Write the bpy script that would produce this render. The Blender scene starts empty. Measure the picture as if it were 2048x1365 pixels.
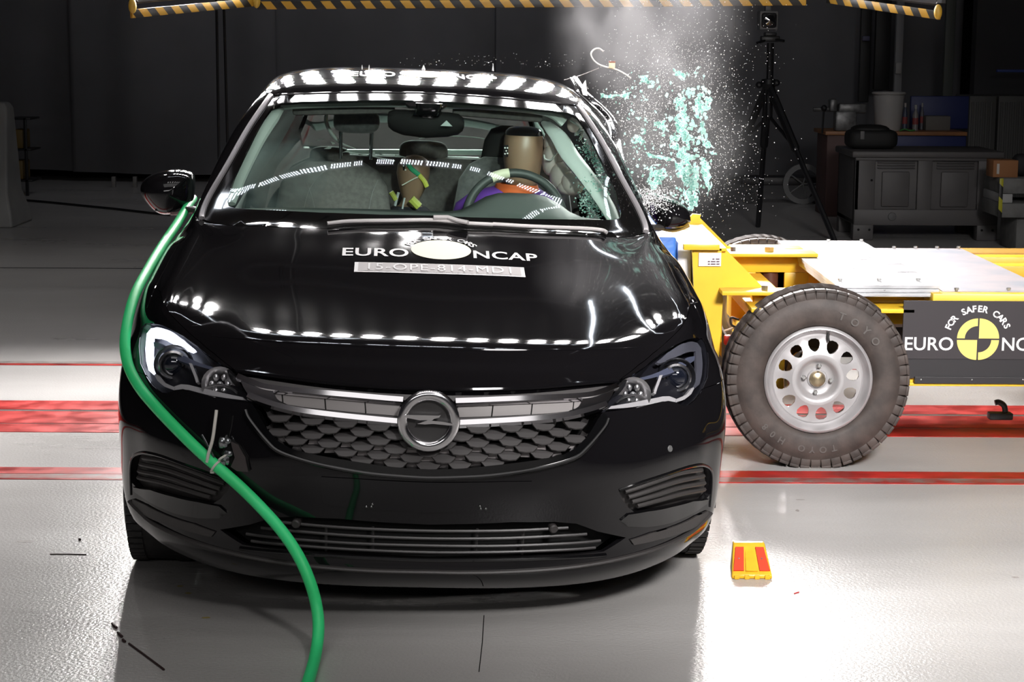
import bpy, bmesh, math, random
import numpy as np
from mathutils import Vector, Matrix
from mathutils.bvhtree import BVHTree
from mathutils.geometry import delaunay_2d_cdt

# ------------------------------------------------------------ camera, world, light, exposure
FPX, CH, TH, ROLL = 3740.0, 1.63, math.radians(9.14), math.radians(0.3)
SC = bpy.context.scene
COL = SC.collection
_f = Vector((0, math.cos(TH), -math.sin(TH))); _u = Vector((0, math.sin(TH), math.cos(TH))); _r = Vector((1, 0, 0))
_c, _s = math.cos(ROLL), math.sin(ROLL)
CR = _c*_r + _s*_u; CU = -_s*_r + _c*_u; CF = _f
CAM = Vector((0, 0, CH))
cam = bpy.data.cameras.new('camera'); camo = bpy.data.objects.new('camera', cam); COL.objects.link(camo)
cam.sensor_width = 36.0; cam.lens = FPX/2048*36.0; cam.clip_end = 200
camo.matrix_world = Matrix(((CR.x, CU.x, -CF.x, 0), (CR.y, CU.y, -CF.y, 0), (CR.z, CU.z, -CF.z, CH), (0, 0, 0, 1)))
SC.camera = camo
SC.view_settings.view_transform = 'Standard'
try: SC.view_settings.look = 'None'
except Exception: pass
SC.view_settings.gamma = 1.0
SC.view_settings.exposure = 0.0
SC.view_settings.use_curve_mapping = False
w = bpy.data.worlds.new('world'); SC.world = w; w.use_nodes = True
w.node_tree.nodes['Background'].inputs[0].default_value = (0.5, 0.5, 0.55, 1)
w.node_tree.nodes['Background'].inputs[1].default_value = 0.004
SC.cycles.max_bounces = 10; SC.cycles.transparent_max_bounces = 24
SC.cycles.sample_clamp_indirect = 6.0
SC.cycles.caustics_reflective = False; SC.cycles.caustics_refractive = False

def area(name, loc, aim, sx, sy, power, color=(1, 1, 1), spread=180):
    l = bpy.data.lights.new(name, 'AREA'); l.shape = 'RECTANGLE'; l.size = sx; l.size_y = sy
    l.energy = power; l.color = color; l.spread = math.radians(spread)
    o = bpy.data.objects.new(name, l); COL.objects.link(o)
    o.location = loc; o.rotation_euler = (Vector(aim)-Vector(loc)).to_track_quat('-Z', 'Y').to_euler()
    return o
# fill lights added out of view, besides the lamp bank built with the rig
area('camera_side_fill', (-.4, -2.2, 3.3), (0.2, 6.2, 0.6), 5.0, .9, 14, (1, .97, .96), 90)  # unseen fill added to light the front of the car
area('chrome_fill_light', (0.2, 1.6, 6.4), (0.2, 1.9, 0), 6.5, 4.2, 85, (1, .97, .96), 180)  # added overhead for a broad highlight on the chrome bars
area('trolley_side_fill', (1.9, 1.0, 3.6), (1.35, 7.2, 0.5), 1.2, .8, 62, (1, .97, .96), 50)  # unseen fill added to brighten the trolley
def spot(name, loc, aim, power, ang, blend=.8, r=.12, color=(1, .97, .95)):
    l = bpy.data.lights.new(name, 'SPOT'); l.energy = power; l.spot_size = math.radians(ang); l.spot_blend = blend; l.shadow_soft_size = r; l.color = color
    o = bpy.data.objects.new(name, l); COL.objects.link(o); o.location = loc; o.rotation_euler = (Vector(aim)-Vector(loc)).to_track_quat('-Z', 'Y').to_euler(); return o
spot('floor_fill_spot', (-3.5, 12.5, 6.4), (-2.5, 10.8, 0), 170, 95)  # this spot and the next are added to lift the far floor
spot('floor_fill_spot', (2.0, 12.5, 6.4), (1.0, 10.6, 0), 70, 80)
spot('cabin_fill_spot', (.6, .4, 2.5), (-.15, 7.0, 1.28), 800, 13, .5, .10)  # added spot that brightens the cabin through the windscreen
area('curtain_glow', (-1.0, 16.0, 5.5), (-1.5, 21.0, 1.5), 5.0, 1.0, 14, (.93, .94, 1), 120)
area('workbench_glow', (4.0, 12.0, 5.0), (3.6, 17.0, 0.5), 2.0, 1.0, 1.6, (1, .98, .95), 120)

# ------------------------------------------------------------ pixel helpers
def ray(px, py):
    return (CF + CR*((px-1024)/FPX) - CU*((py-682.5)/FPX)).normalized()
def W(px, py, Y):
    d = ray(px, py); return CAM + d*(Y/d.y)
def G(px, py, z=0.0):
    d = ray(px, py); return CAM + d*((z-CH)/d.z)

# ------------------------------------------------------------ materials
_mats = {}
def mat(name, col=(.5, .5, .5), rough=.5, metal=0.0, coat=0.0, emit=None, es=0.0, noise=0.0, nscale=20.0, bump=0.0, bscale=60.0,
        alpha=1.0, rvar=0.0, spec=.5, sheen=0.0, col2=None, sub=0.0):
    if name in _mats: return _mats[name]
    m = bpy.data.materials.new(name); m.use_nodes = True; nt = m.node_tree; b = nt.nodes['Principled BSDF']
    b.inputs['Base Color'].default_value = (*col, 1); b.inputs['Roughness'].default_value = rough
    b.inputs['Metallic'].default_value = metal; b.inputs['Coat Weight'].default_value = coat
    b.inputs['Coat Roughness'].default_value = .03
    b.inputs['Specular IOR Level'].default_value = spec; b.inputs['Alpha'].default_value = alpha
    if sheen: b.inputs['Sheen Weight'].default_value = sheen
    if sub: b.inputs['Subsurface Weight'].default_value = sub; b.inputs['Subsurface Radius'].default_value = (.02, .01, .008)
    if emit: b.inputs['Emission Color'].default_value = (*emit, 1); b.inputs['Emission Strength'].default_value = es
    tc = nt.nodes.new('ShaderNodeTexCoord')
    if noise or rvar:
        n = nt.nodes.new('ShaderNodeTexNoise'); n.inputs['Scale'].default_value = nscale; n.inputs['Detail'].default_value = 6
        nt.links.new(tc.outputs['Object'], n.inputs['Vector'])
        if noise:
            mx = nt.nodes.new('ShaderNodeMix'); mx.data_type = 'RGBA'
            c2 = col2 if col2 else tuple(max(0, c*(1-noise)) for c in col)
            mx.inputs[6].default_value = (*c2, 1)
            mx.inputs[7].default_value = (*(col if col2 else tuple(min(1, c*(1+noise)) for c in col)), 1)
            rp = nt.nodes.new('ShaderNodeMapRange'); rp.inputs[1].default_value = .35; rp.inputs[2].default_value = .65
            nt.links.new(n.outputs['Fac'], rp.inputs[0]); nt.links.new(rp.outputs[0], mx.inputs[0])
            nt.links.new(mx.outputs[2], b.inputs['Base Color'])
        if rvar:
            r2 = nt.nodes.new('ShaderNodeMapRange'); r2.inputs[1].default_value = .3; r2.inputs[2].default_value = .7
            r2.inputs[3].default_value = max(0, rough-rvar); r2.inputs[4].default_value = rough+rvar
            nt.links.new(n.outputs['Fac'], r2.inputs[0]); nt.links.new(r2.outputs[0], b.inputs['Roughness'])
    if bump:
        n2 = nt.nodes.new('ShaderNodeTexNoise'); n2.inputs['Scale'].default_value = bscale; n2.inputs['Detail'].default_value = 4
        nt.links.new(tc.outputs['Object'], n2.inputs['Vector'])
        bp = nt.nodes.new('ShaderNodeBump'); bp.inputs['Strength'].default_value = bump; bp.inputs['Distance'].default_value = .004
        nt.links.new(n2.outputs['Fac'], bp.inputs['Height']); nt.links.new(bp.outputs[0], b.inputs['Normal'])
    _mats[name] = m; return m
def glass_mat(name, tint, refl=.9, extra=0.0):
    """see-through pane: tinted transparency under a fresnel gloss"""
    if name in _mats: return _mats[name]
    m = bpy.data.materials.new(name); m.use_nodes = True; nt = m.node_tree; nt.nodes.clear()
    out = nt.nodes.new('ShaderNodeOutputMaterial'); mx = nt.nodes.new('ShaderNodeMixShader')
    t = nt.nodes.new('ShaderNodeBsdfTransparent'); t.inputs[0].default_value = (*tint, 1)
    g = nt.nodes.new('ShaderNodeBsdfGlossy'); g.inputs['Roughness'].default_value = .01; g.inputs[0].default_value = (refl, refl, refl, 1)
    fr = nt.nodes.new('ShaderNodeFresnel')
    ge = nt.nodes.new('ShaderNodeNewGeometry'); io = nt.nodes.new('ShaderNodeMapRange'); io.inputs[3].default_value = 1.5; io.inputs[4].default_value = 1/1.5
    nt.links.new(ge.outputs['Backfacing'], io.inputs[0]); nt.links.new(io.outputs[0], fr.inputs[0])
    ad = nt.nodes.new('ShaderNodeMath'); ad.operation = 'ADD'; ad.inputs[1].default_value = extra; ad.use_clamp = True
    nt.links.new(fr.outputs[0], ad.inputs[0]); nt.links.new(ad.outputs[0], mx.inputs[0])
    nt.links.new(t.outputs[0], mx.inputs[1]); nt.links.new(g.outputs[0], mx.inputs[2]); nt.links.new(mx.outputs[0], out.inputs[0])
    _mats[name] = m; return m

# ------------------------------------------------------------ mesh helpers
def link(name, me, m=None, parent=None, smooth=True, sharp=35):
    o = bpy.data.objects.new(name, me); COL.objects.link(o)
    if m is not None and not me.materials:
        for q in (m if isinstance(m, (list, tuple)) else [m]): me.materials.append(q)
    if smooth and len(me.polygons):
        me.polygons.foreach_set('use_smooth', [True]*len(me.polygons))
        try: me.set_sharp_from_angle(angle=math.radians(sharp))
        except Exception: pass
    if parent is not None: o.parent = parent
    return o
def thing(name, label, cat, loc=(0, 0, 0), rot=(0, 0, 0), group=None):
    o = bpy.data.objects.new(name, None); COL.objects.link(o); o.empty_display_size = .1
    o.location = loc; o.rotation_euler = rot; o['label'] = label; o['category'] = cat
    if group: o['group'] = group
    return o
def tag(o, label=None, cat=None, group=None, kind=None):
    if label: o['label'] = label
    if cat: o['category'] = cat
    if group: o['group'] = group
    if kind: o['kind'] = kind
    return o
class MB:
    """collects shapes for ONE mesh"""
    def __init__(s): s.v = []; s.f = []; s.mi = []; s.cur = 0
    def add(s, vs, fs):
        n = len(s.v); s.v += [tuple(v) for v in vs]; s.f += [tuple(i+n for i in f) for f in fs]; s.mi += [s.cur]*len(fs); return s
    def box(s, c, d, rz=0, rx=0, ry=0, bev=0.0):
        c = Vector(c); R = Matrix.Rotation(rz, 3, 'Z') @ Matrix.Rotation(ry, 3, 'Y') @ Matrix.Rotation(rx, 3, 'X')
        if bev > 0:
            bm = bmesh.new(); bmesh.ops.create_cube(bm, size=1)
            for v in bm.verts: v.co = Vector((v.co.x*d[0], v.co.y*d[1], v.co.z*d[2]))
            bmesh.ops.bevel(bm, geom=bm.edges[:], offset=min(bev, min(d)*.45), segments=2, affect='EDGES', profile=.5)
            bm.verts.index_update()
            s.add([c + R @ v.co for v in bm.verts], [[v.index for v in f.verts] for f in bm.faces]); bm.free(); return s
        h = [x/2 for x in d]
        vs = [c + R @ Vector((x*h[0], y*h[1], z*h[2])) for x in (-1, 1) for y in (-1, 1) for z in (-1, 1)]
        return s.add(vs, [(0, 1, 3, 2), (4, 6, 7, 5), (0, 4, 5, 1), (2, 3, 7, 6), (0, 2, 6, 4), (1, 5, 7, 3)])
    def bb(s, a, b, bev=0.0):
        return s.box([(a[i]+b[i])/2 for i in range(3)], [abs(b[i]-a[i]) for i in range(3)], bev=bev)
    def tube(s, pts, r, n=8, caps=True, closed=False, flat=None):
        pts = [Vector(p) for p in pts]; N = len(pts); rs = r if isinstance(r, (list, tuple)) else [r]*N
        t0 = (pts[1]-pts[0]).normalized(); ref = Vector((0, 0, 1)) if abs(t0.z) < .9 else Vector((1, 0, 0))
        u = t0.cross(ref).normalized(); vs = []; fs = []
        for i, p in enumerate(pts):
            if closed: t = (pts[(i+1) % N]-pts[i-1]).normalized()
            else: t = (pts[min(i+1, N-1)]-pts[max(i-1, 0)]).normalized()
            u = (u - t*u.dot(t)).normalized(); v = t.cross(u)
            for k in range(n):
                a = 2*math.pi*k/n; q = u*math.cos(a)*rs[i] + v*math.sin(a)*rs[i]*(flat if flat else 1)
                vs.append(p+q)
        M = N if closed else N-1
        for i in range(M):
            for k in range(n):
                a = i*n+k; b = i*n+(k+1) % n; c = ((i+1) % N)*n+(k+1) % n; d = ((i+1) % N)*n+k
                fs.append((a, b, c, d))
        if caps and not closed:
            fs.append(tuple(range(n-1, -1, -1))); fs.append(tuple((N-1)*n+k for k in range(n)))
        return s.add(vs, fs)
    def cyl(s, a, b, r, n=20, r2=None):
        return s.tube([a, b], [r, r2 if r2 is not None else r], n)
    def lathe(s, prof, c=(0, 0, 0), axis='z', n=32, closed=False):
        """prof: (radius, height) list"""
        vs = []; fs = []; P = len(prof); c = Vector(c)
        for r, h in prof:
            for k in range(n):
                a = 2*math.pi*k/n; x, y = r*math.cos(a), r*math.sin(a)
                q = (x, y, h) if axis == 'z' else ((x, h, y) if axis == 'y' else (h, x, y))
                vs.append(c+Vector(q))
        for i in range(P-1 if not closed else P):
            for k in range(n):
                j = (i+1) % P
                fs.append((i*n+k, i*n+(k+1) % n, j*n+(k+1) % n, j*n+k))
        return s.add(vs, fs)
    def prism(s, poly, fn, d0, d1):
        """poly 2D extruded; fn(a,b,d)->3D"""
        n = len(poly)
        tris = tess(poly); vs = [fn(a, b, d0) for a, b in poly]+[fn(a, b, d1) for a, b in poly]
        fs = [tuple(t) for t in tris]+[tuple(i+n for i in t[::-1]) for t in tris]
        fs += [((i+1) % n, i, i+n, (i+1) % n+n) for i in range(n)]
        return s.add(vs, fs)
    def sphere(s, c, r, nu=16, nv=10):
        c = Vector(c); r = (r, r, r) if not isinstance(r, (tuple, list)) else r
        vs = [c+Vector((0, 0, -r[2]))]; fs = []
        for i in range(1, nv):
            p = -math.pi/2+math.pi*i/nv
            for k in range(nu):
                a = 2*math.pi*k/nu; vs.append(c+Vector((r[0]*math.cos(p)*math.cos(a), r[1]*math.cos(p)*math.sin(a), r[2]*math.sin(p))))
        vs.append(c+Vector((0, 0, r[2]))); L = len(vs)-1
        for k in range(nu):
            fs.append((0, 1+(k+1) % nu, 1+k)); fs.append((L, L-nu+k, L-nu+(k+1) % nu))
        for i in range(nv-2):
            for k in range(nu):
                a = 1+i*nu+k; b = 1+i*nu+(k+1) % nu; fs.append((a, b, b+nu, a+nu))
        return s.add(vs, fs)
    def build(s, name, m=None, parent=None, smooth=True, sharp=35, fix=True, merge=False):
        me = bpy.data.meshes.new(name); me.from_pydata(s.v, [], s.f)
        if isinstance(m, (list, tuple)):
            for q in m: me.materials.append(q)
            me.polygons.foreach_set('material_index', s.mi)
        if fix or merge:
            bm = bmesh.new(); bm.from_mesh(me)
            if merge: bmesh.ops.remove_doubles(bm, verts=bm.verts, dist=1e-5)
            bmesh.ops.recalc_face_normals(bm, faces=bm.faces); bm.to_mesh(me); bm.free()
        return link(name, me, m, parent, smooth, sharp)
def tess(poly):
    r = delaunay_2d_cdt([Vector(p) for p in poly], [], [list(range(len(poly)))], 1, 1e-9)
    if len(r[0]) == len(poly):
        # map back to the input order
        mp = {}
        for i, o in enumerate(r[3]): mp[i] = o[0] if o else i
        return [[mp[i] for i in f] for f in r[2]]
    return [list(range(len(poly)))]
def cr(pts, per=8, closed=False):
    """Catmull-Rom through points (tuples of any size)"""
    P = [np.array(p, float) for p in pts]; n = len(P); out = []
    rng_ = range(n) if closed else range(n-1)
    for i in rng_:
        p0 = P[(i-1) % n] if closed or i > 0 else 2*P[0]-P[1]
        p1 = P[i]; p2 = P[(i+1) % n]
        p3 = P[(i+2) % n] if closed or i+2 < n else 2*P[-1]-P[-2]
        for k in range(per):
            t = k/per
            out.append(.5*((2*p1)+(-p0+p2)*t+(2*p0-5*p1+4*p2-p3)*t*t+(-p0+3*p1-3*p2+p3)*t**3))
    if not closed: out.append(P[-1])
    return [tuple(o) for o in out]
def dup(o, parent=None, **kw):
    c = o.copy(); COL.objects.link(c)
    if parent is not None: c.parent = parent
    for ch in [q for q in COL.objects if q.parent == o]: dup(ch, c)
    return c
def text_mesh(body, size=1.0, bold=0.0, sx=1.0, spacing=1.0, res=4):
    """returns (verts2d, faces) of a text, centred"""
    cu = bpy.data.curves.new('t', 'FONT'); cu.body = body; cu.size = size; cu.align_x = 'CENTER'; cu.align_y = 'CENTER'
    cu.offset = bold; cu.resolution_u = res; cu.space_character = spacing
    o = bpy.data.objects.new('t', cu); COL.objects.link(o)
    dg = bpy.context.evaluated_depsgraph_get(); me = bpy.data.meshes.new_from_object(o.evaluated_get(dg))
    v = [(p.co.x*sx, p.co.y) for p in me.vertices]; f = [tuple(p.vertices) for p in me.polygons]
    bpy.data.objects.remove(o); bpy.data.curves.remove(cu); bpy.data.meshes.remove(me)
    return v, f

def loft(mb, secs, n=28, e=2.6, axis='z'):
    """stack of superellipse sections (cx,cy,cz,rx,ry[,tilt]); axis z: sections lie in XY"""
    vs = []; fs = []
    for sc in secs:
        cx, cy, cz, rx, ry = sc[:5]; tl = sc[5] if len(sc) > 5 else 0
        for k in range(n):
            a = 2*math.pi*k/n; ca, sa = math.cos(a), math.sin(a)
            x = rx*math.copysign(abs(ca)**(2/e), ca); y = ry*math.copysign(abs(sa)**(2/e), sa)
            if axis == 'z': vs.append((cx+x, cy+y, cz+tl*y))
            elif axis == 'x': vs.append((cx, cy+x, cz+y))
            else: vs.append((cx+x, cy, cz+y))
    N = len(secs)
    for i in range(N-1):
        for k in range(n): fs.append((i*n+k, i*n+(k+1) % n, (i+1)*n+(k+1) % n, (i+1)*n+k))
    fs.append(tuple(range(n-1, -1, -1))); fs.append(tuple((N-1)*n+k for k in range(n)))
    return mb.add(vs, fs)
def pillow(mb, c, r, e=3.0, n=28, m=10, rot=None):
    """rounded-box blob"""
    c = Vector(c); secs = []; vs0 = len(mb.v)
    ss = []
    for i in range(m+1):
        t = -math.pi/2*.97+math.pi*.97*i/m; h = math.copysign(abs(math.sin(t))**(2/e), math.sin(t)); q = abs(math.cos(t))**(2/e)
        ss.append((0, 0, h*r[2], r[0]*q, r[1]*q))
    loft(mb, ss, n, e)
    for i in range(vs0, len(mb.v)):
        v = Vector(mb.v[i]); v = (rot @ v if rot else v)+c; mb.v[i] = tuple(v)
    return mb
# ------------------------------------------------------------ the hall
def floor_mat():
    m = bpy.data.materials.new('floor_epoxy'); m.use_nodes = True; nt = m.node_tree; b = nt.nodes['Principled BSDF']
    tc = nt.nodes.new('ShaderNodeTexCoord')
    n = nt.nodes.new('ShaderNodeTexNoise'); n.inputs['Scale'].default_value = 1.3; n.inputs['Detail'].default_value = 8
    n.inputs['Roughness'].default_value = .65
    mp = nt.nodes.new('ShaderNodeMapping'); mp.inputs['Scale'].default_value = (.35, 1.2, 1)
    nt.links.new(tc.outputs['Object'], mp.inputs[0]); nt.links.new(mp.outputs[0], n.inputs['Vector'])
    cr_ = nt.nodes.new('ShaderNodeValToRGB'); cr_.color_ramp.elements[0].position = .3; cr_.color_ramp.elements[1].position = .75
    cr_.color_ramp.elements[0].color = (.43, .415, .40, 1); cr_.color_ramp.elements[1].color = (.56, .545, .53, 1)
    nt.links.new(n.outputs['Fac'], cr_.inputs[0]); nt.links.new(cr_.outputs[0], b.inputs['Base Color'])
    r = nt.nodes.new('ShaderNodeMapRange'); r.inputs[3].default_value = .22; r.inputs[4].default_value = .36
    nt.links.new(n.outputs['Fac'], r.inputs[0]); nt.links.new(r.outputs[0], b.inputs['Roughness'])
    g = nt.nodes.new('ShaderNodeTexNoise'); g.inputs['Scale'].default_value = 95; g.inputs['Detail'].default_value = 2
    nt.links.new(tc.outputs['Object'], g.inputs['Vector'])
    bp = nt.nodes.new('ShaderNodeBump'); bp.inputs['Strength'].default_value = .5; bp.inputs['Distance'].default_value = .003
    nt.links.new(g.outputs['Fac'], bp.inputs['Height']); nt.links.new(bp.outputs[0], b.inputs['Normal'])
    b.inputs['Specular IOR Level'].default_value = .45
    return m
XL, XR, YF, YB, ZC = -9.0, 9.0, -6.0, 24.0, 7.0
FM = floor_mat()
# floor pieces either side of the two rail grooves
fl = MB()
for a, b in ((YF, 7.829), (7.839, 8.105), (8.135, YB)):
    fl.add([(XL, a, 0), (XR, a, 0), (XR, b, 0), (XL, b, 0)], [(0, 1, 2, 3)])
for y in (7.829, 8.105):
    y2 = 7.839 if y < 8 else 8.135
    fl.add([(XL, y, 0), (XR, y, 0), (XR, y, -.06), (XL, y, -.06), (XL, y2, -.06), (XR, y2, -.06), (XR, y2, 0), (XL, y2, 0)],
           [(0, 1, 2, 3), (3, 2, 5, 4), (4, 5, 6, 7)])
tag(fl.build('floor', FM, fix=False, smooth=False), kind='structure')
WM = mat('curtain_grey', (.22, .22, .235), .85, noise=.12, nscale=.8)
DK = mat('hall_dark', (.035, .035, .04), .8)
CE = mat('ceiling_grey', (.14, .135, .145), .8)
def wallbox(n, a, b, m): tag(MB().bb(a, b).build(n, m, smooth=False), kind='structure')
wallbox('wall_back', (XL-.2, YB, 0), (XR+.2, YB+.2, ZC), DK)
wallbox('wall_left', (XL-.2, YF, 0), (XL, YB, ZC), DK)
wallbox('wall_right', (XR, YF, 0), (XR+.2, YB, ZC), DK)
wallbox('wall_front', (XL-.2, YF-.2, 0), (XR+.2, YF, ZC), DK)
wallbox('ceiling', (XL-.2, YF, ZC), (XR+.2, YB, ZC+.2), CE)
# painted red bands beside the rails
RED = mat('rail_red', (.42, .025, .02), .38, noise=.35, nscale=9, rvar=.1)
REDW = mat('rail_red_worn', (.30, .03, .025), .42, noise=.9, nscale=14, col2=(.22, .17, .15))
BLK = mat('rubber_black', (.012, .012, .013), .6)
def band(y0, y1, m, n, z=.002):
    tag(MB().bb((XL, y0, 0), (XR, y1, z)).build(n, m, smooth=False), kind='structure')
band(7.66, 7.826, RED, 'trim_1'); band(7.842, 8.10, RED, 'trim_2'); band(8.14, 8.345, RED, 'trim_3')
band(6.905, 7.01, RED, 'trim_4'); band(6.83, 6.90, REDW, 'trim_5'); band(6.812, 6.826, RED, 'trim_6')
band(9.28, 9.32, RED, 'trim_7'); band(9.33, 9.39, mat('rail_steel', (.3, .26, .24), .4, noise=.3, nscale=12), 'trim_8')
band(13.3, 13.33, BLK, 'trim_9', .001)
# curtain panels hanging in front of the back wall
def curtain(x0, x1, y, z0, z1, seed, label):
    rnd = random.Random(seed); x0 -= .05; x1 += .05; n = int((x1-x0)/.05); vs = []; fs = []
    ph = [rnd.uniform(0, 6) for _ in range(3)]
    for j, z in enumerate((z0, z1)):
        for i in range(n+1):
            x = x0+(x1-x0)*i/n
            vs.append((x, y+.04*math.sin(x*3.1+ph[0])+.02*math.sin(x*9+ph[1])+.03*j*math.sin(x*5+ph[2]), z+.015*math.sin(x*2+ph[0])*(1-j)))
    for i in range(n): fs.append((i, i+1, n+2+i, n+1+i))
    m = MB().add(vs, fs); o = m.build('curtain', WM, fix=False)
    md = o.modifiers.new('s', 'SOLIDIFY'); md.thickness = .02
    return tag(o, label, 'curtain')
curtain(-9.0, -5.05, 21.6, .12, 6.9, 1, 'grey hanging curtain at the far left behind the plastic barrier')
curtain(-5.0, -2.75, 21.5, .10, 6.9, 2, 'grey hanging curtain panel behind the left door mirror')
curtain(-2.70, -.2, 21.6, .12, 6.9, 3, 'grey hanging curtain panel just left of the car roof')
curtain(-.15, 2.45, 21.5, .10, 6.9, 4, 'grey hanging curtain panel behind the car roof')
curtain(2.5, 4.0, 21.6, .10, 6.9, 5, 'grey hanging curtain panel behind the camera tripod')
curtain(4.05, 5.1, 21.7, .10, 6.9, 6, 'dark curtain strip above the white bucket')
o = MB().bb((5.2, 21.3, 0), (8.9, 21.5, 4.5)).build('door_1', mat('gate_dark', (.06, .06, .065), .6), smooth=False); tag(o, kind='structure')
# ------------------------------------------------------------ the car: one smooth body surface S(u,v), cut into panels
CARLOC, CARROT = Vector((-.2433, 4.97, 0)), (0, .0313, .0619)
car = thing('car', 'black five-door hatchback facing the camera with crash test lettering on its bonnet', 'car', CARLOC, CARROT)
CM = Matrix.Translation(CARLOC) @ Matrix.Rotation(CARROT[2], 4, 'Z') @ Matrix.Rotation(CARROT[1], 4, 'Y')
CMI = CM.inverted()
LC = CMI @ CAM
def lray(px, py): return (CMI.to_3x3() @ ray(px, py)).normalized()
def L(px, py, ly):
    d = lray(px, py); return LC + d*((ly-LC.y)/d.y)
NET = [
 [(0,.10,.112),(.2,.105,.112),(.4,.13,.117),(.55,.19,.124),(.66,.26,.137),(.76,.34,.162),(.83,.42,.19),(.87,.49,.215),(.885,.55,.23)],
 [(0,.035,.165),(.2,.04,.165),(.4,.068,.17),(.555,.125,.18),(.675,.20,.195),(.775,.30,.215),(.843,.39,.24),(.88,.47,.265),(.897,.55,.28)],
 [(0,.035,.24),(.2,.04,.24),(.4,.068,.242),(.56,.125,.25),(.683,.2,.265),(.785,.3,.288),(.852,.39,.312),(.888,.47,.335),(.903,.55,.345)],
 [(0,.015,.36),(.2,.022,.36),(.4,.05,.365),(.57,.108,.375),(.69,.185,.385),(.79,.285,.40),(.86,.38,.415),(.895,.47,.425),(.908,.55,.43)],
 [(0,0,.46),(.2,.008,.463),(.4,.037,.47),(.57,.095,.48),(.70,.18,.49),(.80,.28,.50),(.87,.385,.508),(.902,.48,.512),(.912,.565,.515)],
 [(0,.0,.59),(.2,.010,.59),(.4,.055,.59),(.56,.125,.59),(.70,.22,.592),(.80,.33,.596),(.873,.44,.60),(.905,.53,.605),(.915,.605,.595)],
 [(0,.03,.68),(.2,.042,.68),(.4,.10,.68),(.55,.18,.682),(.69,.29,.685),(.79,.405,.688),(.863,.525,.69),(.9,.63,.685),(.914,.70,.655)],
 [(0,.12,.722),(.2,.13,.722),(.4,.18,.722),(.56,.27,.724),(.69,.38,.74),(.785,.50,.768),(.853,.62,.757),(.895,.73,.715),(.914,.80,.68)],
 [(0,.25,.787),(.2,.26,.787),(.4,.30,.786),(.56,.375,.786),(.69,.48,.802),(.79,.59,.835),(.855,.71,.818),(.897,.81,.755),(.914,.88,.69)],
 [(0,.6,.8635),(.2,.6,.863),(.4,.61,.858),(.56,.65,.853),(.69,.71,.862),(.79,.78,.878),(.856,.87,.86),(.899,.94,.78),(.914,.99,.67)],
 [(0,.9,.930),(.2,.9,.929),(.4,.905,.924),(.56,.93,.917),(.69,.96,.92),(.785,1.0,.922),(.85,1.05,.895),(.9,1.09,.79),(.914,1.12,.57)],
 [(0,1.10,.985),(.2,1.10,.983),(.4,1.11,.977),(.56,1.13,.969),(.69,1.16,.966),(.775,1.22,.97),(.845,1.25,.93),(.9,1.27,.76),(.91,1.25,.40)],
 [(0,1.26,1.040),(.2,1.265,1.038),(.4,1.28,1.031),(.57,1.30,1.018),(.735,1.33,1.008),(.778,1.37,1.015),(.85,1.42,.93),(.902,1.45,.65),(.89,1.5,.24)],
 [(0,1.45,1.1465),(.2,1.455,1.1445),(.39,1.475,1.1375),(.55,1.505,1.134),(.70,1.56,1.137),(.745,1.62,1.145),(.835,1.66,.94),(.902,1.68,.62),(.88,1.7,.22)],
 [(0,1.75,1.304),(.19,1.755,1.302),(.37,1.77,1.294),(.51,1.79,1.2885),(.635,1.83,1.290),(.69,1.90,1.29),(.825,1.95,.95),(.9,1.95,.62),(.88,1.95,.22)],
 [(0,2.02,1.428),(.18,2.025,1.426),(.35,2.03,1.418),(.47,2.04,1.410),(.568,2.06,1.405),(.635,2.12,1.385),(.815,2.2,.96),(.9,2.2,.62),(.88,2.2,.22)],
 [(0,2.25,1.474),(.18,2.25,1.473),(.35,2.26,1.467),(.48,2.28,1.458),(.56,2.30,1.447),(.62,2.34,1.42),(.81,2.45,.97),(.9,2.45,.62),(.88,2.45,.22)],
 [(0,2.65,1.508),(.18,2.65,1.507),(.35,2.66,1.502),(.47,2.67,1.492),(.55,2.68,1.478),(.605,2.7,1.45),(.805,2.8,.98),(.9,2.8,.62),(.88,2.8,.22)],
 [(0,3.1,1.505),(.18,3.1,1.504),(.35,3.1,1.498),(.46,3.1,1.488),(.54,3.1,1.472),(.595,3.1,1.44),(.80,3.12,.99),(.9,3.14,.62),(.9,3.16,.34)],
 [(0,3.5,1.475),(.17,3.5,1.474),(.34,3.5,1.466),(.45,3.49,1.455),(.53,3.48,1.438),(.585,3.46,1.40),(.80,3.5,1.0),(.9,3.53,.76),(.905,3.53,.69)],
 [(0,3.8,1.41),(.17,3.8,1.408),(.33,3.79,1.40),(.43,3.78,1.39),(.52,3.76,1.37),(.57,3.72,1.33),(.79,3.78,.99),(.88,3.86,.6),(.89,3.89,.34)],
 [(0,4.08,1.18),(.17,4.08,1.18),(.33,4.07,1.175),(.45,4.05,1.17),(.55,4.02,1.16),(.62,3.97,1.14),(.77,3.95,.95),(.86,4.0,.6),(.87,4.02,.26)],
 [(0,4.28,.92),(.2,4.28,.92),(.4,4.26,.92),(.54,4.22,.915),(.64,4.17,.905),(.71,4.12,.89),(.79,4.05,.8),(.845,4.06,.55),(.85,4.07,.25)],
 [(0,4.35,.5),(.2,4.35,.5),(.4,4.33,.5),(.56,4.28,.5),(.67,4.23,.5),(.75,4.18,.5),(.80,4.14,.48),(.835,4.12,.4),(.84,4.1,.25)],
]
NET.insert(12, [(0,1.19,1.013),(.2,1.195,1.011),(.4,1.208,1.005),(.565,1.235,.997),(.715,1.27,.989),(.777,1.30,.988),(.848,1.34,.93),(.901,1.36,.70),(.90,1.36,.31)])
NET.insert(9, [(0,.30,.7985),(.2,.31,.7985),(.4,.35,.7975),(.56,.42,.7975),(.69,.52,.814),(.79,.635,.847),(.855,.75,.833),(.897,.84,.764),(.914,.905,.69)])
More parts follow.
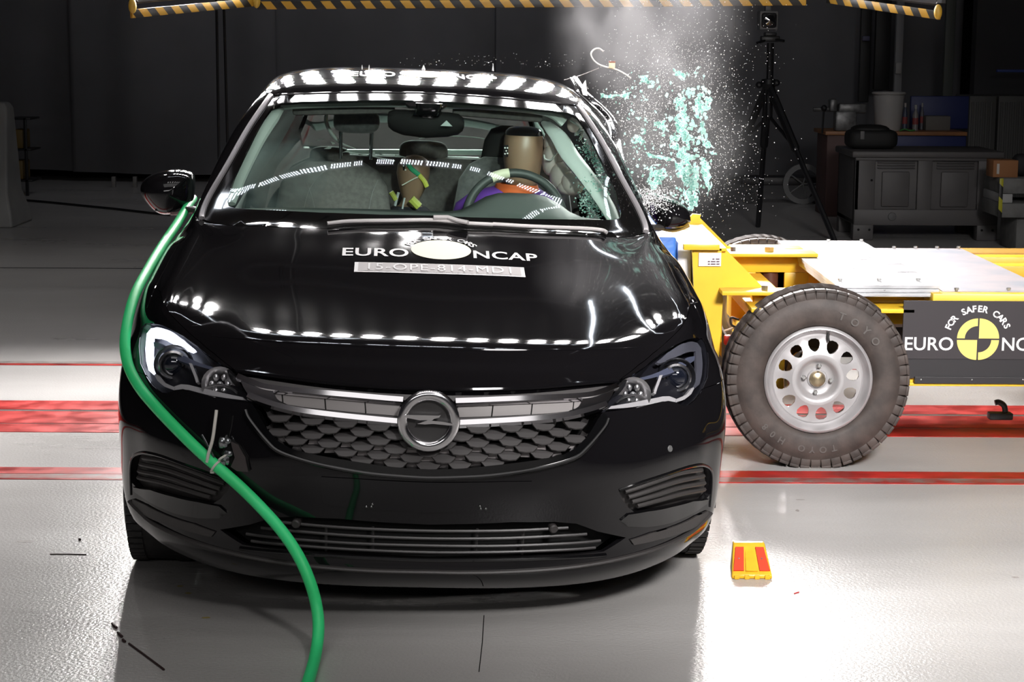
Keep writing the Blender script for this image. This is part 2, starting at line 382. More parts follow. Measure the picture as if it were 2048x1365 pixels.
_h0 = np.array(NET, float); NR = _h0.shape[0]; VMAX = NR-3.0
_t = np.array([.38]*14+[.13]*(NR-14))[:, None]; _t2 = np.array([.69]*14+[.50]*(NR-14))[:, None]
_mid = _h0[:, 5]*(1-_t)+_h0[:, 6]*_t; _mid2 = _h0[:, 5]*(1-_t2)+_h0[:, 6]*_t2
_half = np.concatenate([_h0[:, :6], _mid[:, None], _mid2[:, None], _h0[:, 6:]], 1)
UK = np.array([-8, -7, -6, -5.7, -5.4, -5, -4, -3, -2, -1, 0, 1, 2, 3, 4, 5, 5.4, 5.7, 6, 7, 8], float); NC = 21
VK = np.array(list(range(9))+[8.18, 9, 10, 11, 11.6]+list(range(12, NR-2)), dtype=float)
NETF = np.zeros((NR, NC, 3))
for j in range(11):
    NETF[:, 10+j] = _half[:, j]; NETF[:, 10-j] = _half[:, j]*np.array([-1, 1, 1])
def _K(x):
    """second derivatives of the natural cubic spline, linear in the knot values"""
    n = len(x); h = np.diff(x); A = np.zeros((n, n)); B = np.zeros((n, n)); A[0, 0] = A[-1, -1] = 1
    for i in range(1, n-1):
        A[i, i-1] = h[i-1]; A[i, i] = 2*(h[i-1]+h[i]); A[i, i+1] = h[i]
        B[i, i-1] = 6/h[i-1]; B[i, i+1] = 6/h[i]; B[i, i] = -6/h[i-1]-6/h[i]
    return np.linalg.solve(A, B)
KR, KC = _K(VK), _K(UK)
def _w(x, K, t):
    n = len(x); t = min(max(t, x[0]), x[-1]); i = min(int(np.searchsorted(x, t, 'right'))-1, n-2); h = x[i+1]-x[i]; s = (t-x[i])/h; w = np.zeros(n)
    w[i] += 1-s; w[i+1] += s
    return w + h*h*((((1-s)**3-(1-s))/6)*K[i] + ((s**3-s)/6)*K[i+1])
_cu, _cv = {}, {}
def S(u, v):
    ku, kv = round(u, 5), round(v, 5)
    if ku not in _cu: _cu[ku] = _w(UK, KC, ku)
    if kv not in _cv: _cv[kv] = _w(VK, KR, kv)
    return Vector(np.einsum('i,j,ijk->k', _cv[kv], _cu[ku], NETF))
def SN(u, v, e=.02):
    a = S(min(u+e, 8), v)-S(max(u-e, -8), v); b = S(u, min(v+e, VMAX))-S(u, max(v-e, 0))
    n = a.cross(b); return n.normalized() if n.length > 0 else Vector((0, 0, 1))
def SO(u, v, off=0.0):
    return S(u, v)+SN(u, v)*off if off else S(u, v)
_st = .125; _nu = int(16/_st); _nv = int(VMAX/_st)
_gv = [S(-8+i*_st, j*_st) for j in range(_nv+1) for i in range(_nu+1)]
_gf = [(j*(_nu+1)+i, j*(_nu+1)+i+1, (j+1)*(_nu+1)+i+1, (j+1)*(_nu+1)+i) for j in range(_nv) for i in range(_nu)]
SB = BVHTree.FromPolygons(_gv, _gf)
def _solve(o, d, off=0.0):
    h = SB.ray_cast(o, d)
    if h[0] is None:
        h = SB.find_nearest(o + d*((.4-o.y)/d.y if abs(d.y) > .1 else 1))
        k = (h[0]-o).dot(d); q = o+d*k; h = SB.find_nearest(q)
    u = -8+(h[2] % _nu+.5)*_st; v = (h[2]//_nu+.5)*_st; k = (h[0]-o).dot(d)
    for _ in range(8):
        p = SO(u, v, off); e = .01
        A = np.array([(SO(u+e, v, off)-p)/e, (SO(u, v+e, off)-p)/e, -d]).T
        try: x = np.linalg.lstsq(A, np.array(o+d*k-p), rcond=None)[0]
        except Exception: break
        u += max(-.4, min(.4, x[0])); v += max(-.4, min(.4, x[1])); k += x[2]
        u = max(-8, min(8, u)); v = max(0, min(VMAX, v))
        if abs(x[0])+abs(x[1]) < 1e-5: break
    return (u, v)
def P2(px, py, off=0.0): return _solve(LC, lray(px, py), off)
def PX(pts, off=0.0): return [P2(*p, off) for p in pts]
def D2(x, y): return _solve(Vector((x, y, 3)), Vector((0, 0, -1)))          # straight down onto the bonnet / roof
def mir(poly): return [(-u, v) for u, v in poly][::-1]
def sym(half): return list(half)+mir(half)          # outline: half side then its mirror image
def rs(poly, step=.12, closed=True):
    out = []; n = len(poly)
    for i in range(n if closed else n-1):
        a = poly[i]; b = poly[(i+1) % n]; d = math.hypot(a[0]-b[0], a[1]-b[1]); k = max(1, int(d/step))
        for j in range(k): out.append((a[0]+(b[0]-a[0])*j/k, a[1]+(b[1]-a[1])*j/k))
    if not closed: out.append(poly[-1])
    return out
def inside(p, poly):
    x, y = p; c = False; n = len(poly); j = n-1
    for i in range(n):
        xi, yi = poly[i]; xj, yj = poly[j]
        if (yi > y) != (yj > y) and x < (xj-xi)*(y-yi)/(yj-yi)+xi: c = not c
        j = i
    return c
def cdt(out, holes, step):
    loops = [out]+holes; pts = []; ed = []
    for lp in loops:
        b = len(pts); pts += [Vector(p) for p in lp]; ed += [(b+i, b+(i+1) % len(lp)) for i in range(len(lp))]
    B = np.array([(p.x, p.y) for p in pts])
    x0, y0 = B.min(0); x1, y1 = B.max(0)
    j = 0; yy = y0+step*.5
    while yy < y1:
        xx = x0+step*(.5 if j % 2 else 1.0)
        while xx < x1:
            if inside((xx, yy), out) and not any(inside((xx, yy), h) for h in holes) and np.min(np.abs(B-[xx, yy]).max(1)) > step*.45:
                pts.append(Vector((xx, yy)))
            xx += step
        yy += step; j += 1
    r = delaunay_2d_cdt(pts, ed, [], 0, 1e-7)
    V = r[0]; F = []
    for f in r[2]:
        c = sum((V[i] for i in f), Vector((0, 0)))/len(f)
        if inside(c, out) and not any(inside(c, h) for h in holes): F.append(tuple(f))
    return V, F
def panel(name, outline, m, parent=None, holes=(), off=0.0, flange=.012, step=.14, offn=None, fn=None, rstep=None, sharp=40):
    out = rs(outline, rstep or step*.8); hs = [rs(h, rstep or step*.8) for h in holes]
    V, F = cdt(out, hs, step)
    fn = fn or (lambda u, v: SO(u, v, off+(offn(u, v) if offn else 0)))
    vs = [fn(p.x, p.y) for p in V]
    # orient outward
    up = 0
    for f in F[:50]:
        a, b, c = [V[i] for i in f[:3]]; up += (b-a).cross(c-a)
    if up < 0: F = [f[::-1] for f in F]
    if flange:
        from collections import Counter
        ec = Counter()
        for f in F:
            for i in range(len(f)): ec[tuple(sorted((f[i], f[(i+1) % len(f)])))] += 1
        mp = {}
        for f in list(F):
            for i in range(len(f)):
                a, b = f[i], f[(i+1) % len(f)]
                if ec[tuple(sorted((a, b)))] == 1:
                    for q in (a, b):
                        if q not in mp:
                            mp[q] = len(vs); vs.append(vs[q]-SN(V[q].x, V[q].y)*flange)
                    F.append((b, a, mp[a], mp[b]))
    return MB().add(vs, F).build(name, m, parent or car, fix=False, sharp=sharp)
def shrink(poly, d):
    """move a closed uv polygon inwards by d (uv units)"""
    n = len(poly); ar = sum(poly[i][0]*poly[(i+1) % n][1]-poly[(i+1) % n][0]*poly[i][1] for i in range(n)); sg = 1 if ar > 0 else -1; out = []
    for i in range(n):
        a, b, c = Vector(poly[i-1]), Vector(poly[i]), Vector(poly[(i+1) % n])
        t = ((b-a).normalized()+(c-b).normalized())
        t = t.normalized() if t.length > 1e-6 else (c-b).normalized()
        nn = Vector((-t.y, t.x))*sg; out.append((b.x+nn.x*d, b.y+nn.y*d))
    return out
def bead(name, uvs, r, m, parent=None, off=0.0, n=8, closed=False, flat=None, per=6, taper=False, sharp=35):
    pts = cr(uvs, per, closed); P = [SO(u, v, off) for u, v in pts]
    rr = [r*(min(1, .15+4*min(i, len(P)-1-i)/len(P))) for i in range(len(P))] if taper else r
    return MB().tube(P, rr, n, closed=closed, flat=flat).build(name, m, parent or car, fix=True, sharp=sharp)

PAINT = mat('black_paint', (.0065, .006, .007), .05, coat=.5, spec=.25)
GLOSSB = mat('gloss_black_plastic', (.004, .004, .0045), .12, coat=.6)
PLAST = mat('black_plastic', (.045, .041, .040), .5, bump=.15, bscale=300)
PLASTG = mat('grille_grey_plastic', (.085, .08, .08), .42)
CHROME = mat('chrome', (.92, .91, .93), .12, metal=1.0)
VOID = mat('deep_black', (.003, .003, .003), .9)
RUB = mat('tyre_rubber', (.02, .019, .019), .75, noise=.3, nscale=30)

# outlines traced on the photo's left half, mirrored across the car
HOODL = PX([(857, 781), (800, 779), (747, 776), (651, 767.5), (566, 755.5), (508, 747), (474, 743), (466, 738)])
HOODL += PX([(430, 709), (400, 684), (372, 660), (342, 630), (325, 600), (318, 580), (324, 552), (332, 532), (345, 510), (358, 490), (376, 461), (400, 438)])
HOODR = PX([(430, 447), (481, 452), (560, 455), (620, 456.5), (760, 460.5), (868, 464)])
HOOD_H = HOODL+HOODR
hood_out = [(u if abs(u) > .02 else 0, v) for u, v in HOOD_H]
hood_full = hood_out+mir(hood_out)[1:-1] if abs(hood_out[0][0]) < .05 and abs(hood_out[-1][0]) < .05 else sym(hood_out)
def crease_h(u, v):
    return 0.0
hood = panel('hood', shrink(hood_full, .012), PAINT, flange=.02, step=.16)
CREASE = PX([(392, 669), (440, 674), (520, 681), (640, 689), (750, 694), (857, 697)])
bead('hood_crease', CREASE+mir(CREASE)[1:], .0035, PAINT, off=-.001, taper=True)
LIP = PX([(474, 742), (508, 746), (566, 754), (651, 765), (747, 773), (800, 776), (857, 778)])
bead('hood_lip', LIP+mir(LIP)[1:], .007, PAINT, off=-.001)

HEADL = PX([(284, 655), (291, 648), (303, 647), (318, 650), (336, 657), (365, 671), (392, 690), (424, 717), (447, 733), (466, 748), (486, 780), (504, 808),
            (476, 803), (435, 796), (394, 785), (366, 778), (350, 780), (335, 786), (322, 785), (306, 772), (291, 750), (281, 727), (278, 692), (280, 668)])
HEADR = mir(HEADL)
# grille opening and its gloss surround
GT = PX([(857, 787), (800, 785), (747, 781), (651, 772), (566, 760), (508, 751), (472, 747)])
GL = PX([(486, 778), (508, 808), (516, 822), (535, 857), (558, 882), (583, 897), (632, 909), (709, 922), (785, 933), (857, 938)])
GRH = GT+GL; grille_out = GRH+mir(GRH)[1:-1]
SUR = PX([(857, 955), (794, 951.5), (728, 945), (651, 931), (594, 916), (556, 901), (535, 882), (514, 857), (499, 836), (494, 822), (503, 812), (511, 816)])
SURI = GL[3:][::-1]
sur_half = SUR[::-1]+SUR[:0]
surround = [p for p in SUR] + [p for p in GL[2:]]
surround_full = SUR[::-1][0:0]
# crescent: outer left->centre->right, then inner right->centre->left
outer = SUR[::-1]; outer = outer+mir(outer)[1:]
inner = GL[2:]; inner = inner+mir(inner)[1:]
cres = outer+inner[::-1]
panel('grille_surround', cres, GLOSSB, off=.010, flange=.03, step=.1)
bead('grille_surround_edge', [p for p in outer[2:-2]], .006, GLOSSB, off=.010, per=4)

# lower openings
FOGL = PX([(266, 920), (270, 911), (285, 907), (315, 912), (357, 927), (410, 946), (461, 966), (456, 981), (441, 998), (426, 1008), (400, 1006), (349, 996), (304, 983), (275, 978), (263, 965), (261, 942)])
FOGR = mir(FOGL)
INTH = PX([(857, 1050), (760, 1045), (676, 1038), (590, 1034), (545, 1036), (500, 1050), (440, 1060), (485, 1090), (612, 1104), (723, 1113), (857, 1120)])
intake = INTH+mir(INTH)[1:-1]
PLATE = PX([(857, 965), (700, 957), (643, 954), (641, 962), (646, 1004), (652, 1010), (730, 1017), (857, 1025)])
plate = PLATE+mir(PLATE)[1:-1]

# bumper outline: bottom, arch, seam under the lamps, under the surround
HB = [HEADL[i] for i in (20, 19, 18, 17, 16, 15, 14, 13, 12, 11)]      # outer bottom corner -> inner tip along lamp bottom
seamL = [(-8, 0), (-8, 2), (-8, 4), (-8, 5.2), (-7.4, 5.35), (-6.9, 5.45)]+HB+[(u, v) for u, v in [GL[2]]]+[p for p in outer[2:len(outer)//2+1]]
bl = seamL
bumper_out = bl+mir(bl)[1:]
bumper_holes = [FOGL, FOGR, intake]
bumper = panel('front_bumper', shrink(bumper_out, .008), PAINT, holes=bumper_holes, flange=.02, step=.14)
panel('plate_mount', plate, PAINT, off=.004, flange=.006, step=.2)
for s in (-1, 1):
    for px, py in ((743, 1012), (733, 1012), (745, 1007)):
        u, v = P2(px, py); p = SO(s*abs(u), v, .006)
        MB().sphere(p, .004, 8, 6).build('plate_screw', mat('screw_grey', (.3, .3, .3), .3, metal=1), car)
# lip bead and lower trims
LLIP = PX([(480, 1097), (560, 1105), (640, 1111), (750, 1117), (857, 1121)])
bead('lip_edge', LLIP+mir(LLIP)[1:], .006, GLOSSB, off=.0)
SPL = PX([(262, 1003), (290, 1032), (340, 1064), (420, 1094), (520, 1118), (640, 1134), (760, 1142), (857, 1144)])
bead('splitter_lip', SPL+mir(SPL)[1:], .010, PLAST, off=.002, flat=.6)
for s in (-1, 1):
    tr = PX([(268, 998), (294, 1010), (336, 1031), (389, 1048), (432, 1064), (424, 1074), (370, 1060), (320, 1044), (285, 1026), (268, 1008)])
    tr = tr if s < 0 else mir(tr)
    panel('bumper_trim', tr, PLAST, off=.006, flange=.01, step=.12)

# fender, pillars, roof, sides
def arc_left():
    return [(-8, 5.25), (-8, 6), (-8, 7), (-8, 8), (-8, 9), (-8, 10), (-8, 11.0)]
hl = [HEADL[i] for i in (20, 21, 22, 23, 0, 1, 2, 3, 4, 5, 6, 7, 8)]
hoodside = [p for p in HOODL[8:]]
fend = arc_left()+[(-7, 11.3), (-6, 11.8), (-5.35, 12.0)]+[HOODL[-1]]+hoodside[::-1][1:]+[HOODL[7]]+hl[::-1]+[(-6.9, 5.45), (-7.4, 5.38)]
for s in (-1, 1):
    f = shrink(fend, .012); f = f if s < 0 else mir(f)
    panel('fender', f, PAINT, flange=.015, step=.16)
    bead('fender_crease', [(s*a, b) for a, b in ((-5.5, 11.2), (-5.55, 10), (-5.6, 9), (-5.7, 8.2), (-5.85, 7.6))], .003, PAINT, off=-.001, taper=True)
WSL = PX([(868, 464), (760, 461), (620, 457), (481, 452.5), (430, 448), (409, 440), (411, 428), (431, 385), (470, 318), (510, 248), (547, 193)])
WST = PX([(600, 190.5), (700, 188), (780, 188), (857, 189)])
wsh = WSL+WST; wsh = [(0 if abs(u) < .06 else u, v) for u, v in wsh]
ws_out = wsh+mir(wsh)[1:-1]
CLL = PX([(868, 432), (760, 430), (640, 426), (540, 421), (470, 417), (457, 413), (455, 402), (470, 352), (500, 290), (528, 237), (545, 214), (562, 207), (600, 204)])
CLT = PX([(700, 202), (800, 201), (826, 201), (829, 204)])
CLH = CLL+CLT
clear = [(0 if abs(u) < .06 else u, v) for u, v in CLH]
# the sensor notch hangs in the middle of the top edge
vt = clear[-1][1]; clear += [(-.42, vt-.05), (-.34, vt-.13), (0, vt-.16)]
clear_out = clear+mir(clear)[1:-1]
WG = glass_mat('windscreen_glass', (.80, .91, .86), .95)
FRIT = mat('frit_black', (.004, .004, .004), .05, coat=1.0)
panel('windshield_border', ws_out, FRIT, holes=[clear_out], off=.001, flange=.01, step=.2)
ws = panel('windshield', clear_out, WG, off=.001, flange=0, step=.2)
# roof
tv = WST[1][1]
topl = [WSL[-1]]+WST
topl = [(0 if abs(u) < .06 else u, v) for u, v in topl]
roofh = [(0, 19.6), (-2, 19.6), (-4, 19.4), (-4.6, 19.0), (-4.75, 18), (-4.75, 17), (-4.7, 16), (-4.5, 15.3)]+[(topl[0][0]-.0, topl[0][1]+.03)]+[(u, v+.03) for u, v in topl[1:]]
roof_out = roofh+mir(roofh)[1:-1]
panel('roof', roof_out, PAINT, flange=.015, step=.2)
RTR = [(u, v+.05) for u, v in topl]
bead('roof_front_edge', RTR+mir(RTR)[1:], .006, PAINT, off=-.001)
# rear hatch with window
REAR_W = [(-3.6, 19.9), (-2, 20.0), (0, 20.0), (2, 20.0), (3.6, 19.9), (4.2, 20.9), (3.8, 21.25), (2, 21.35), (0, 21.35), (-2, 21.35), (-3.8, 21.25), (-4.2, 20.9)]
HATCH = [(-5.2, 19.7), (-3, 19.68), (0, 19.65), (3, 19.68), (5.2, 19.7), (6, 21), (6.2, 22), (6.2, 23), (-6.2, 23), (-6.2, 22), (-6, 21)]
panel('hatch', HATCH, PAINT, holes=[REAR_W], step=.25)
RG = glass_mat('rear_glass', (.30, .36, .34), .9)
panel('rear_window', REAR_W, RG, flange=0, step=.3, off=-.003)
# side: pillar, doors, quarter panel with the window opening
side = [(WSL[5][0]-.02, WSL[5][1]), (-5.35, 12.05), (-6, 11.85), (-7, 11.35), (-8, 11.05), (-8, 13), (-8, 15), (-8, 17), (-8, 18), (-8, 19), (-8, 20), (-8, 21), (-8, 23), (-6.25, 23), (-6.25, 22), (-6.05, 21), (-5.25, 19.72), (-4.65, 19.4), (-4.65, 19.0), (-4.8, 18), (-4.8, 17), (-4.75, 16), (-4.55, 15.3)]
side += [(u-.02, v) for u, v in WSL[:4:-1]][0:6]
SWIN = [(-5.55, 12.9), (-5.95, 12.6), (-6.0, 14), (-6.0, 16), (-6.0, 17.5), (-5.95, 18.8), (-5.6, 19.3), (-5.25, 19.1), (-5.2, 18), (-5.2, 17), (-5.2, 16), (-5.2, 15), (-5.3, 14)]
SGL = glass_mat('side_glass', (.25, .32, .30), .95)
for s in (-1, 1):
    a = side if s < 0 else mir(side); h = SWIN if s < 0 else mir(SWIN)
    panel('body_side', a, PAINT, holes=[h], flange=.02, step=.22)
    if s < 0: panel('side_window', h, SGL, flange=0, off=-.004, step=.3)
# chrome-bright strips: pillar edge mouldings beside the windscreen
for s in (-1, 1):
    e = [(u-.10, v) for u, v in WSL[5:]]; e = e if s < 0 else [(-u, v) for u, v in e]
    bead('pillar_moulding', e, .0105, mat('moulding_satin', (.42, .40, .41), .28, metal=.6), off=.006, flat=.7)
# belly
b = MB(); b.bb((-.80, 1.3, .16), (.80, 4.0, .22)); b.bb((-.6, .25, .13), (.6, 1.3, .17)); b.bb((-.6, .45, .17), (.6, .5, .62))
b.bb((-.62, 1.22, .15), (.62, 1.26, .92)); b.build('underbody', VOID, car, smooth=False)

# ---------------- grille
def gz(u, v): return (u, v)
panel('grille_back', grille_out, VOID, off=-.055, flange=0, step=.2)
gm = MB()
# tapered scoops in five staggered rows under the lower chrome bar
def scoop(px, py, wpx, h, m):
    u0, v0 = P2(px, py); c = S(u0, v0); 
    return c
BARLO = [(497, 793), (530, 806), (560, 815), (600, 824), (660, 832), (726, 839), (800, 846), (857, 851)]
BARUP = [(476, 756), (505, 768), (528, 776), (560, 781), (620, 787), (700, 794), (780, 801), (857, 808)]
def ylo(px):
    for (a, b), (c, d) in zip(BARLO, BARLO[1:]):
        if a <= px <= c: return b+(d-b)*(px-a)/(c-a)
    return BARLO[-1][1]
gp = GL; 
gpx = [(516, 822), (535, 857), (558, 882), (583, 897), (632, 909), (709, 922), (785, 933), (857, 938)]
def ybot(px):
    for (a, b), (c, d) in zip(gpx, gpx[1:]):
        if a <= px <= c: return b+(d-b)*(px-a)/(c-a)
    return 938 if px > 800 else 822
for row in range(7):
    for k in range(7):
        px = 857-66*k-(33 if row % 2 == 0 else 0)
        py = 868-(857-px)*.088+14.3*row
        if px < 508 or py > ybot(max(px, 516))+4: continue
        a = [(px-26, py-15), (px-23, py-6), (px-14, py+3), (px, py+4.5), (px+14, py+3), (px+23, py-6), (px+26, py-15)]
        for s in (-1, 1):
            if k == 0 and row % 2 and s > 0: continue
            top = []; bot = []
            for q in a:
                q = (max(q[0], 512), q[1])
                u, v = P2(*q); u = u*(-s) if s > 0 else u
                if s > 0: u = -P2(*q)[0]
                top.append(SO(u, v, .004)); bot.append(SO(u, v, -.035)+Vector((0, 0, .014)))
            n = len(top); vs = top+bot
            rim = [p+Vector((0, -.003, .004)) for p in top]; vs += rim
            uu = [P2(max(q[0], 512), q[1]) for q in (a[0], a[-1])]; bk = [SO(u if s < 0 else -u, v, -.030) for u, v in uu]; vs += bk
            ib = 3*n
            fs = [(i, i+1, n+i+1, n+i) for i in range(n-1)]+[(2*n+i, 2*n+i+1, i+1, i) for i in range(n-1)]
            fs += [tuple([ib]+[2*n+i for i in range(1, n-1)]+[ib+1])]+[(ib, 2*n, 2*n+1), (ib+1, 2*n+n-2, 2*n+n-1)]
            gm.add(vs, fs)
gm.build('grille_mesh', PLASTG, car, fix=False, sharp=50)
# light fill pieces seen between the lower scoops
gi = MB()
for row in range(3, 7):
    for k in range(7):
        px = 857-66*k-(0 if row % 2 == 0 else 33)
        py = 862-(857-px)*.088+14.3*row
        if px < 530 or py > ybot(max(px, 516))+2: continue
        a = [(px-7, py-10), (px+7, py-10), (px+12, py+6), (px-12, py+6)]
        for s in (-1, 1):
            uv = PX(a); uv = uv if s < 0 else [(-u, v) for u, v in uv]
            gi.add([SO(u, v, -.012) for u, v in uv], [(0, 1, 2, 3)])
gi.build('grille_shutter', mat('shutter_grey', (.23, .21, .21), .5), car, fix=False)
# strip under hood lip (grey) and the segmented insert between the chrome bars
up = PX([(857, 789), (747, 783), (651, 774), (566, 762), (508, 753), (476, 749), (476, 753), (505, 763), (560, 776), (620, 782), (700, 789), (780, 797), (857, 803)])
panel('grille_top_strip', up+mir(up)[1:-1], PLASTG, off=-.006, flange=.01, step=.15)
ins = PX([(800, 807), (700, 800), (620, 793), (560, 786), (545, 784), (556, 800), (572, 808), (600, 813), (660, 820), (726, 827), (800, 833)])
for s in (-1, 1):
    q = ins if s < 0 else mir(ins)
    panel('grille_insert', q, mat('insert_grey', (.30, .28, .275), .5), off=-.010, flange=.01, step=.15)
    q2 = PX([(800, 834), (726, 828), (660, 821), (600, 814), (572, 809), (600, 819), (660, 828), (726, 835), (800, 841)]); q2 = q2 if s < 0 else mir(q2)
    panel('grille_insert_shelf', q2, PLASTG, off=-.004, flange=.01, step=.12)
    for x in (562, 648, 729):
        a = P2(x, 786+(x-560)*.085); b = P2(x+2, 811+(x-560)*.11)
        q3 = [a, b] if s < 0 else [(-a[0], a[1]), (-b[0], b[1])]
        MB().tube([SO(*q3[0], -.009), SO(*q3[1], -.009)], .0018, 5).build('insert_seam', VOID, car)
    up_ = [P2(*p) for p in BARUP[:-1]+[(806, 803)]]; lo_ = [P2(*p) for p in BARLO[:-1]+[(806, 846)]]
    if s > 0: up_ = [(-u, v) for u, v in up_]; lo_ = [(-u, v) for u, v in lo_]
    bead('chrome_bar', up_, .0085, CHROME, off=.002, per=5, n=4, flat=1.4); bead('chrome_bar', lo_, .0085, CHROME, off=.002, per=5, n=4, flat=1.4)
    wedge = PX([(478, 756), (505, 766), (530, 776), (546, 784), (556, 800), (574, 812), (560, 816), (530, 806), (499, 794), (488, 776)])
    wedge = wedge if s < 0 else mir(wedge)
    panel('chrome_corner', wedge, CHROME, off=.004, flange=.015, step=.07)
# emblem
ec = S(*P2(857, 838)); EM = thing  # local helper frame
def ep(x, z, d): return Vector((ec.x+x, ec.y-.028-d, ec.z+z))
em = MB(); N = 56; 
em.lathe([(.056+.0145+.0145*math.cos(a), .0095*math.sin(a)) for a in [2*math.pi*i/14 for i in range(14)]], (ec.x, ec.y-.03, ec.z), 'y', 56, closed=True)
emb = em.build('emblem_ring', CHROME, car)
bolt = MB()
def bp_(poly, d0, d1):
    bolt.prism([(a*.001, b*.001) for a, b in poly], lambda a, b, d: ep(a, b, d), d0, d1)
bp_([(-74, 14), (-60, 17), (26, 17), (32, 19), (28, 12), (4, 5), (-24, 3), (-60, 9)], -.004, .012)
bp_([(30, 18), (8, 3), (-30, -7), (-20, -5), (4, 9)], -.003, .010)
bp_([(-31, -7), (-6, 2), (8, 3), (40, 0), (74, -6), (74, -9), (50, -9), (12, -6), (-10, -8)], -.004, .012)
bolt.build('emblem_bolt', CHROME, car, smooth=False)
MB().lathe([(0, .0), (.058, .0), (.072, -.004), (.080, .02)], (ec.x, ec.y-.022, ec.z), 'y', 40).build('emblem_base', mat('emblem_dark', (.035, .033, .033), .4), car)

# ---------------- bumper details
def slats(outl, rows, name, s):
    mb = MB()
    for a in rows:
        uv = PX(a); uv = uv if s < 0 else [(-u, v) for u, v in uv]
        pts = cr(uv, 5)
        P0 = [SO(u, v, -.004) for u, v in pts]
        mb.tube(P0, .0085, 6, flat=.8)
    mb.build(name, PLAST, car)
for s in (-1, 1):
    fo = FOGL if s < 0 else FOGR
    panel('fog_grille_recess', fo, PLAST, off=-.022, flange=0, step=.12)
    slats(None, [[(285, 917), (330, 925), (380, 943), (448, 968)], [(279, 929), (330, 941), (380, 958), (440, 979)], [(276, 943), (330, 955), (380, 972), (432, 988)], [(275, 956), (320, 966), (370, 981), (420, 996)]], 'fog_grille_slats', s)
    fr = [P2(*p) for p in [(262, 990), (261, 940), (267, 914), (285, 906), (315, 911), (357, 926), (410, 945), (461, 965)]]
    fr = fr if s < 0 else [(-u, v) for u, v in fr]
    bead('fog_grille_edge', fr, .005, GLOSSB, off=.0)
    bl_ = PX([(268, 974), (304, 980), (349, 993), (400, 1004), (440, 1012), (455, 1025), (440, 1036), (400, 1036), (350, 1026), (300, 1003), (272, 984)])
    bl_ = bl_ if s < 0 else mir(bl_)
    panel('bumper_blade', bl_, GLOSSB, off=.006, flange=.012, step=.12)
    u, v = P2(592, 1048); c = SO(s*abs(u), v, .004); n = SN(s*abs(u), v)
    MB().tube([c-n*.03, c, c+n*.004], [.0125, .0125, .009], 16).build('parking_sensor', PLAST, car)
    u, v = P2(1340, 898); u = s*abs(u)
    if s > 0:
        c = SO(u, v, .0); n = SN(u, v); MB().tube([c-n*.01, c+n*.001, c+n*.003], [.0095, .0095, .0075], 16).build('parking_sensor', mat('sensor_grey', (.12, .12, .12), .35), car)
panel('intake_back', intake, VOID, off=-.05, flange=0, step=.25)
il = MB()
for a in ([(857, 1065), (720, 1060), (600, 1051), (560, 1047)], [(857, 1080), (720, 1075), (600, 1066), (520, 1058)], [(857, 1094), (720, 1090), (600, 1082), (490, 1070)], [(857, 1107), (720, 1102), (600, 1094), (500, 1084)]):
    h = PX(a); h = [(0 if abs(u) < .05 else u, v) for u, v in h]; full = h[::-1]+[(-u, v) for u, v in h[1:]]
    il.tube([SO(u, v, -.008) for u, v in cr(full, 6)], .0045, 6)
for x in (650, 745): 
    for s in (-1, 1):
        u, v = P2(x, 1060); u2, v2 = P2(x, 1105); il.tube([SO(s*abs(u), v, -.02), SO(s*abs(u2), v2, -.02)], .004, 5)
il.build('intake_slats', mat('slat_plastic', (.05, .047, .047), .4), car)

